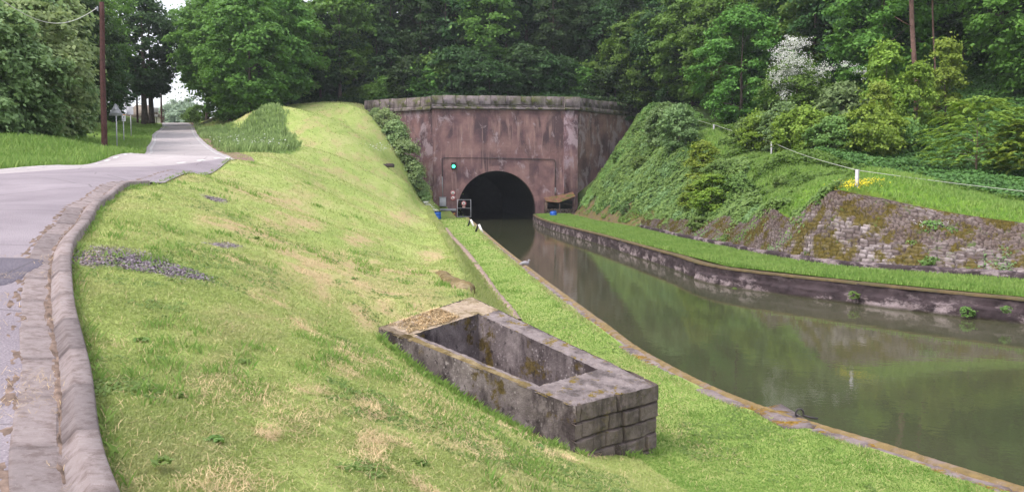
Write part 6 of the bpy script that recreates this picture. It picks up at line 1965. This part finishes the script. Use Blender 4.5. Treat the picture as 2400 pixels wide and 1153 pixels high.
# longer tufts in the mown slope
tc = rg.uniform(0, 1, (1500, 2)); tx_, ty_ = sample_left(1500, 4.2, 40, 1.6)
k = (tx_ < edge(LEFT_EDGE, ty_) - .4) & ~in_poly(tx_, ty_, ROADPOLY) & ~culv_inside(tx_, ty_, -.02) & (fbm(tx_ * .7, ty_ * .4, 15.) > .5)
tx_, ty_ = tx_[k], ty_[k]
x = np.repeat(tx_, 26) + rg.normal(0, .05, len(tx_) * 26) * (1 + np.repeat(ty_, 26) * .06); y = np.repeat(ty_, 26) + rg.normal(0, .05, len(tx_) * 26) * (1 + np.repeat(ty_, 26) * .06)
k = ~culv_inside(x, y, -.01) & ~in_poly(x, y, ROADPOLY); x, y = x[k], y[k]
blades('grass', x, y, zLq(x, y), .07 + .002 * y, .005 + .001 * y, 'lush', 'greener longer tufts left standing in the mown lawn', 2, .7)
# fringe beside the culvert walls, kerb and coping
def along(a, b, n_, spread):
    t = rg.uniform(0, 1, n_)[:, None]; q = np.array(a) * (1 - t) + np.array(b) * t
    return q + rg.normal(0, spread, (n_, 2))
fr = np.vstack([along(CA + [-.1, -.12], CD + [-.1, -.12], 2200, .05), along(CA + [.05, -.12], CB + [.12, -.08], 900, .05), along(CB + [.1, .05], CC + [.1, .05], 1200, .05)])
kk = kerb_line[rg.integers(0, 400, 2600)] - strip_normal(kerb_line)[rg.integers(0, 1, 1)[0]] * 0 + rg.normal(0, .035, (2600, 2)) + np.array([.05, -.01])
fr = np.vstack([fr, kk])
fr = fr[~culv_inside(fr[:, 0], fr[:, 1], -.02) & (fbm(fr[:, 0] * 2.2, fr[:, 1] * 2.2, 17.) > .46)]
blades('grass', fr[:, 0], fr[:, 1], zL(fr[:, 0], fr[:, 1]) , .10, .007, 'lush', 'longer grass fringe along the kerb and the culvert box', 3, .8)
ce, _s = edge_line(LEFT_EDGE, 8, 100, 7000); cn = strip_normal(ce)
w_ = (.40 + np.abs(rg.normal(0, .09, 7000)))[:, None]
q = ce + cn * w_; kq = fbm(_s * .8, _s * 0, 5.) > .42
q = q[kq]
blades('grass', q[:, 0], q[:, 1], np.full(len(q), ZL - .02), .07 + .0012 * q[:, 1], .006 + .001 * q[:, 1], 'blade', 'ragged grass along the quay stones', 4, .8)
# long grass: verge, mound, far quay, ledge
x, y = rg.uniform(-45, -10, 420000), rg.uniform(24, 135, 420000) ** 1.0
k = ((lush_mask(x, y) > .85) | (in_poly(x + (fbm(x * .9, y * .4, 3.) - .5) * 3, y + (fbm(x * .7, y * .35, 9.) - .5) * 8, MOUND) & (rg.uniform(0, 1, len(x)) < .6))) & (x / y > -.66) & ~in_poly(x, y, ROADPOLY) & (rg.uniform(0, 1, len(x)) < np.clip(50 / y, .2, 1) ** 1.2) & ~((x < -.47 * y) & (y > 52))
x, y = x[k][:120000], y[k][:120000]
jx_ = (fbm(x * .7, y * .35, 3.) - .5) * 3.2; jy_ = (fbm(x * .7, y * .35, 9.) - .5) * 9
km = (x > np.interp(y, [p[1] for p in ROAD_R[:9][::-1]], [p[0] for p in ROAD_R[:9][::-1]]))
blades('long_grass', x[km], y[km], zLq(x[km], y[km]), .14 + .34 * in_poly(x[km] + jx_[km], y[km] + jy_[km], MOUND), .012 + .0009 * y[km], 'seedy', 'pale seeding long grass on the mound between road and meadow', 15, .45)
x, y = x[~km], y[~km]
blades('long_grass', x, y, zLq(x, y), .34, .012 + .0011 * y, 'lush', 'tall unmown grass on the left verge', 5, .45)
y = rg.uniform(20, 103, 150000) ** 1.0; tx_ = toe_x(y); ex_ = edge(RIGHT_EDGE, y) + .3
x = ex_ + (tx_ - ex_ - .25) * rg.uniform(0, 1, len(y))
k = rg.uniform(0, 1, len(y)) < np.clip(34 / y, .15, 1); x, y = x[k], y[k]
blades('long_grass', x, y, zRq(x, y), .16, .008 + .0011 * y, 'lush', 'bright grass strip on top of the far canal wall', 6, .5)
y = rg.uniform(30, 88, 130000); x = crest_x(y) - .1 + rg.uniform(0, 1, len(y)) * (fence_x(y) + 3.2 - crest_x(y))
k = (x / y < .66) & (rg.uniform(0, 1, len(y)) < np.clip(45 / y, .3, 1)) & ~in_poly(x, y, REVPOLY); x, y = x[k], y[k]
blades('long_grass', x, y, zRq(x, y), .18, .01 + .0011 * y, 'lush', 'green grass along the fence ledge above the revetment', 7, .5)
# strip left of the edging stones, at the bank toe
y = rg.uniform(16, 95, 60000); b_ = np.interp(y, LTOE[:, 0], LTOE[:, 1]) + .35; a_ = b_ - 1.5
x = a_ + (b_ - a_) * rg.uniform(0, 1, len(y)); k = (rg.uniform(0, 1, len(y)) < np.clip(30 / y, .2, 1)) & ~culv_inside(x, y, -.02); x, y = x[k], y[k]
blades('long_grass', x, y, zLq(x, y), .15, .008 + .001 * y, 'blade', 'longer grass at the foot of the bank beside the towpath', 8, .6)

# straw clippings
def strands(n_, xs_, ys_, f, L0, w0, name, label, mat='straw', seed=9):
    rg = np.random.default_rng(seed)
    a = rg.uniform(0, math.pi, n_); le = L0 * rg.uniform(.4, 1.4, n_) * (1 + ys_ * .05); w = w0 * (1 + ys_ * .13)
    dx, dy = np.cos(a) * le / 2, np.sin(a) * le / 2; nx_, ny_ = -np.sin(a) * w / 2, np.cos(a) * w / 2
    z = f(xs_, ys_) + .018 + rg.uniform(0, .03, n_); t1 = rg.normal(0, .012, n_)
    V = np.stack([np.stack([xs_ - dx - nx_, ys_ - dy - ny_, z - t1], 1), np.stack([xs_ + dx - nx_, ys_ + dy - ny_, z + t1], 1), np.stack([xs_ + dx + nx_, ys_ + dy + ny_, z + t1], 1), np.stack([xs_ - dx + nx_, ys_ - dy + ny_, z - t1], 1)], 1).reshape(-1, 3)
    o = obj(name, raw_mesh(name, V, np.arange(4 * n_).reshape(-1, 4), M[mat])); tag(o, label, 'straw', kind='stuff')
x, y = sample_left(500000, 3.9, 34, 1.8)
k = (x < edge(LEFT_EDGE, y) - .5) & ~in_poly(x, y, ROADPOLY) & ~culv_inside(x, y, -.01); x, y = x[k], y[k]
pr_ = .8 * np.maximum(straw_mask(x, y), np.clip((fbm(x * .9 + y * .3, y * .5 - x * .4, 25.) - .54) * 3., 0, .3)) + .03
k = rg.uniform(0, 1, len(x)) < pr_; x, y = x[k][:110000], y[k][:110000]
strands(len(x), x, y, zLq, .036, .0013, 'straw_clippings', 'drifts of dry mown straw lying on the lawn')
# straw on the gutter and asphalt edge
i_ = rg.integers(150, 390, 9000); o_ = np.abs(rg.normal(.45, .28, 9000)) + .02
q = kerb_line[i_] + strip_normal(kerb_line)[i_] * (SGN * o_)[:, None] + rg.normal(0, .02, (9000, 2))
kq = (fbm(q[:, 0] * 2.2, q[:, 1] * 2.2, 41.) > .54) & (q[:, 1] < 11); q = q[kq]
strands(len(q), q[:, 0], q[:, 1], lambda a, b: zL(a, b) + .02, .036, .0014, 'straw_clippings', 'dry straw scattered over the gutter and asphalt edge', seed=12)
q2 = along(cv(np.array([0.]), np.array([T1 + .02]))[0][:2], cv(np.array([0.62]), np.array([T1 + .02]))[0][:2], 6000, .0) + np.outer(rg.uniform(0, .55, 6000), (CD - CA) / np.linalg.norm(CD - CA))
s_, t_ = culv_st(q2[:, 0], q2[:, 1]); kk = (s_ > .0) & (s_ < .85) & (t_ < 1.05) & (t_ > T1 + .01); q2 = q2[kk]; s_, t_ = s_[kk], t_[kk]
strands(len(q2), q2[:, 0], q2[:, 1], lambda a, b: cv(*culv_st(a, b))[..., 2] - .01, .06, .003, 'straw_clippings', 'straw lying thick on the back rim of the culvert box', seed=13)

# small flowers: yellow clump at the fence post, white umbels
def flower_cloud(name, pts, n_, spread, size, mat, label, cat='flowers'):
    rg = np.random.default_rng(len(label))
    pts = np.array(pts); C = pts[rg.integers(0, len(pts), n_)] + rg.normal(0, 1, (n_, 3)) * np.array(spread)
    V, F = leaf_quads(C, rg.normal(size=C.shape) * .4 + np.array([0, -.3, 1]), size, rg, 1.1)
    o = obj(name, raw_mesh(name, V, F, M[mat])); tag(o, label, cat, kind='stuff')
hp = [tuple(np.array(hit(a, b, 'R', 20, 90)) + np.array([0, 0, .22])) for a, b in ((1985, 448), (2000, 446), (2015, 443), (2030, 438), (2042, 434), (1990, 440), (2010, 436))]
flower_cloud('buttercups', hp, 520, (.28, .4, .07), .05, 'yellow_petal', 'yellow flowers around the foot of the nearest white fence post')
hp = [tuple(np.array(hit(a, b)) + np.array([0, 0, .35])) for a, b in ((878, 352), (890, 356), (870, 350), (600, 345), (545, 335), (560, 345), (580, 348), (620, 345))]
flower_cloud('white_flowers', hp, 260, (.8, 1.2, .15), .09, 'petal', 'white flower heads in the long grass by the meadow')
hp = [tuple(np.array(P(a, b, 98))) for a, b in ((1003, 480), (1010, 486), (1016, 491), (1020, 495), (1024, 500), (998, 474))]
flower_cloud('white_umbels', hp, 420, (.22, .3, .06), .10, 'petal', 'flat white flower heads of weeds at the left foot of the portal')
hp = [tuple(np.array(hit(a, b, 'R', 20, 60)) + np.array([0, 0, .4])) for a, b in ((2185, 548), (2200, 546), (2172, 550))]
flower_cloud('pale_blossom', hp, 300, (.25, .25, .08), .035, 'petal', 'tiny pale blossom of the plant in the revetment')
hp = [tuple(np.array(P(a, b, 116.)) ) for a, b in ((1178, 203), (1186, 202))]
# slate chips lying on the bare gravel spots
def chips(n_, c, r, label, seed):
    rg = np.random.default_rng(seed)
    x = c[0] + rg.uniform(-1.6, 1.6, n_) * r[0]; y = c[1] + rg.uniform(-1.6, 1.6, n_) * r[1]
    kk = rg.uniform(0, 1, n_) < dirt_mask(x, y) * (.3 + fbm(x * 4, y * 4, 6.)); x, y = x[kk], y[kk]
    C = np.stack([x, y, zL(x, y) + .012], 1)
    V, F = leaf_quads(C, rg.normal(size=C.shape) * .3 + np.array([0, 0, 1]), .022 * (.8 + c[1] * .03), rg, 1.3)
    o = obj('slate_chips', raw_mesh('slate_chips', V, F, M['chips'])); tag(o, label, 'gravel', kind='stuff')
n = NT('slate_chip'); n.bsdf(n.ramp(n.geo('Random Per Island'), [(0, (.13, .10, .13)), (.5, (.25, .21, .25)), (1, (.40, .35, .37))]), .8); M['chips'] = n.m
chips(16000, hit(300, 612), (1.2, .8), 'loose purple grey slate chips beside the kerb', 1)
chips(4000, hit(425, 640), (.5, .45), 'loose reddish slate chips below the larger patch', 2)
chips(3500, hit(508, 466), (.5, .9), 'pale chips on the upper lawn', 3)
chips(3500, hit(530, 575), (.3, 1.3), 'chips strewn in the middle of the lawn', 4)

# ------------------------------------------------------------------ damp spring air
n = NT('haze')
pv = n.new('ShaderNodeVolumePrincipled')
pv.inputs['Color'].default_value = (.86, .92, 1.0, 1)
pv.inputs['Density'].default_value = .0003
pv.inputs['Anisotropy'].default_value = .2
n.L.new(pv.outputs[0], n.out.inputs['Volume'])
mb = MB(); mb.box((-100, 440, 30), (720, 960, 82))
o = mb.build('haze', n.m); tag(o, kind='stuff')

# ragged growth along the broken top of the revetment and over the ledge
def reg_crest(rg, n_):
    i = rg.integers(400, len(Bc), n_); tt = rg.normal(.15, .4, n_)
    p = Bc[i] + (Bc[i] - A[i]) / wid[i][:, None] * tt[:, None] + rg.normal(0, .2, (n_, 2))
    k = (p[:, 1] > 38) & (fbm(p[:, 0] * .9, p[:, 1] * .9, 51.) > .50)
    return p[k, 0], p[k, 1]
scatter_cover('weeds', 26000, reg_crest, lambda x, y: zRq(x, y) + .05, .13, .55, 'leaf_light', 'weeds and brambles spilling over the crumbling top of the revetment', 43)
def reg_face(rg, n_):
    i = rg.integers(140, len(Bc), n_); tt = rg.uniform(.02, .98, n_)
    p = A[i] * (1 - tt[:, None]) + Bc[i] * tt[:, None]
    dn = fbm(p[:, 0] * .8, p[:, 1] * .8, 61.) + .25 * np.clip((p[:, 1] - 44) / 14, 0, 1)
    k = (dn > .56) & (rg.uniform(0, 1, n_) < .5)
    return p[k, 0], p[k, 1]
scatter_cover('weeds', 42000, reg_face, lambda x, y: .8 + (zR(crest_x(y) + .3, y) - .8) * np.clip((x - toe_x(y)) / np.maximum(crest_x(y) - toe_x(y), .4), 0, 1) + .08, .075, .2, 'leaf_grey', 'small weeds rooted between the revetment stones', 53)
def reg_ledge(rg, n_):
    y = rg.uniform(40, 95, n_ * 2); x = crest_x(y) + rg.uniform(0, 1, n_ * 2) * (fence_x(y) + 3 - crest_x(y))
    k = (fbm(x * .4, y * .4, 71.) > .50) & ~in_poly(x, y, REVPOLY)
    return x[k][:n_], y[k][:n_]
scatter_cover('weeds', 42000, reg_ledge, zRq, lambda y: .08 + y * .0012, .55, 'leaf_mid', 'nettles and tall weeds among the grass of the fence ledge', 63)
# broad-leaved weeds and clover in the lawn
def reg_clover(rg, n_):
    y = 3.9 * (24 / 3.9) ** rg.uniform(0, 1, n_ * 6); x = rg.uniform(-.62, .6, n_ * 6) * y
    k = (x < edge(LEFT_EDGE, y) - .45) & ~in_poly(x, y, ROADPOLY) & ~culv_inside(x, y, -.02) & (fbm(x * 1.1, y * .8, 81.) > .58) & (fbm(x * 5, y * 5, 82.) > .45)
    return x[k][:n_], y[k][:n_]
scatter_cover('clover', 26000, reg_clover, zLq, lambda y: .016 + .0014 * y, .035, 'leaf_light', 'clover and small broad leaved weeds in the lawn', 73)
# a few dandelions and plantain rosettes near the kerb
rg = np.random.default_rng(91)
for i, (a, b) in enumerate(((505, 1035), (830, 655), (330, 800), (575, 850), (160, 1040), (985, 1090), (1465, 1010), (600, 560), (1260, 1050), (420, 930))):
    h = hit(a, b) if a > 200 else None
    if h is None: h = (-1.98, 4.75, float(zL(-1.98, 4.75)) + .05)
    k = 9; ang = rg.uniform(0, 6.28, 26); r_ = rg.uniform(.02, .11, 26)
    C = np.stack([np.cos(ang) * r_, np.sin(ang) * r_, .02 + .035 * rg.uniform(0, 1, 26)], 1)
    C *= np.array([.6, .6, .5])
    V, F = leaf_quads(C, rg.normal(size=C.shape) * .4 + np.array([0, 0, 1]), .026 * (1 + h[1] * .03), rg, 2.2)
    o = obj('weed', raw_mesh('weed', V, F, M['leaf_light']), None, h); tag(o, ['leafy weed rosette among grass low in the lawn', 'leafy weed in the grass far above the culvert box', 'leafy weed rosette below the gravel patch', 'bright tuft of weed in the middle of the near lawn', 'grass tuft growing out of the kerb joint', 'weed rosette at the bottom edge of the lawn', 'green sprig at the foot of the culvert stone face', 'weed tuft at the top of the near lawn', 'weed in the grass in front of the culvert box', 'leafy weed rosette midway between kerb and culvert'][i], 'weed', 'broad leaved weeds in the lawn')
def reg_toe(rg, n_):
    y = rg.uniform(44, 100, n_); x = toe_x(y) + rg.uniform(.2, 2.6, n_)
    k = fbm(x * 1.2, y * .8, 93.) > .52
    return x[k], y[k]
scatter_cover('weeds', 16000, reg_toe, zRq, lambda y: .06 + y * .001, .25, 'leaf_mid', 'low weeds on the bare earth at the foot of the ivy bank', 83)

# earth and rotted straw packed in the kerb groove and along the asphalt edge
def ribbon(name, o0, o1, hz, mat, seed, thr, label):
    L = kerb_line[60:]; Nk = KN[60:] * SGN; d = np.concatenate([[0], np.cumsum(np.linalg.norm(np.diff(L, axis=0), axis=1))])
    S_ = np.linspace(0, d[-1], 2600); Lx = np.stack([np.interp(S_, d, L[:, 0]), np.interp(S_, d, L[:, 1])], 1); Nx = np.stack([np.interp(S_, d, Nk[:, 0]), np.interp(S_, d, Nk[:, 1])], 1)
    V = []; k = 8
    for i in range(k):
        f_ = i / (k - 1)
        o_ = o0 + (o1 - o0) * f_ + (fbm(S_ * 4, S_ * 0 + i * .2, seed) - .5) * .06
        q = Lx + Nx * o_[:, None]
        h_ = hz + .008 * math.sin(math.pi * f_) + (fbm(S_ * 7, S_ * 0 + i * .6, seed + 1) - thr) * .035
        V.append(np.column_stack([q, zL(q[:, 0], q[:, 1]) + h_]))
    o = obj(name, raw_mesh(name, np.stack(V, 1).reshape(-1, 3), grid_faces(len(S_), k), mat)); tag(o, label, 'dirt', kind='stuff')
M['soil'] = simple_mat('gutter_soil', (.20, .145, .12), .95, .5, 8, spec=.1, bump=.8)
ribbon('dirt', .17, .25, .022, M['soil'], 3.0, .46, 'brown earth packed in the groove between gutter and kerb')
ribbon('dirt', .40, .56, .030, M['soil'], 8.0, .60, 'earth and rotted straw along the edge of the asphalt')
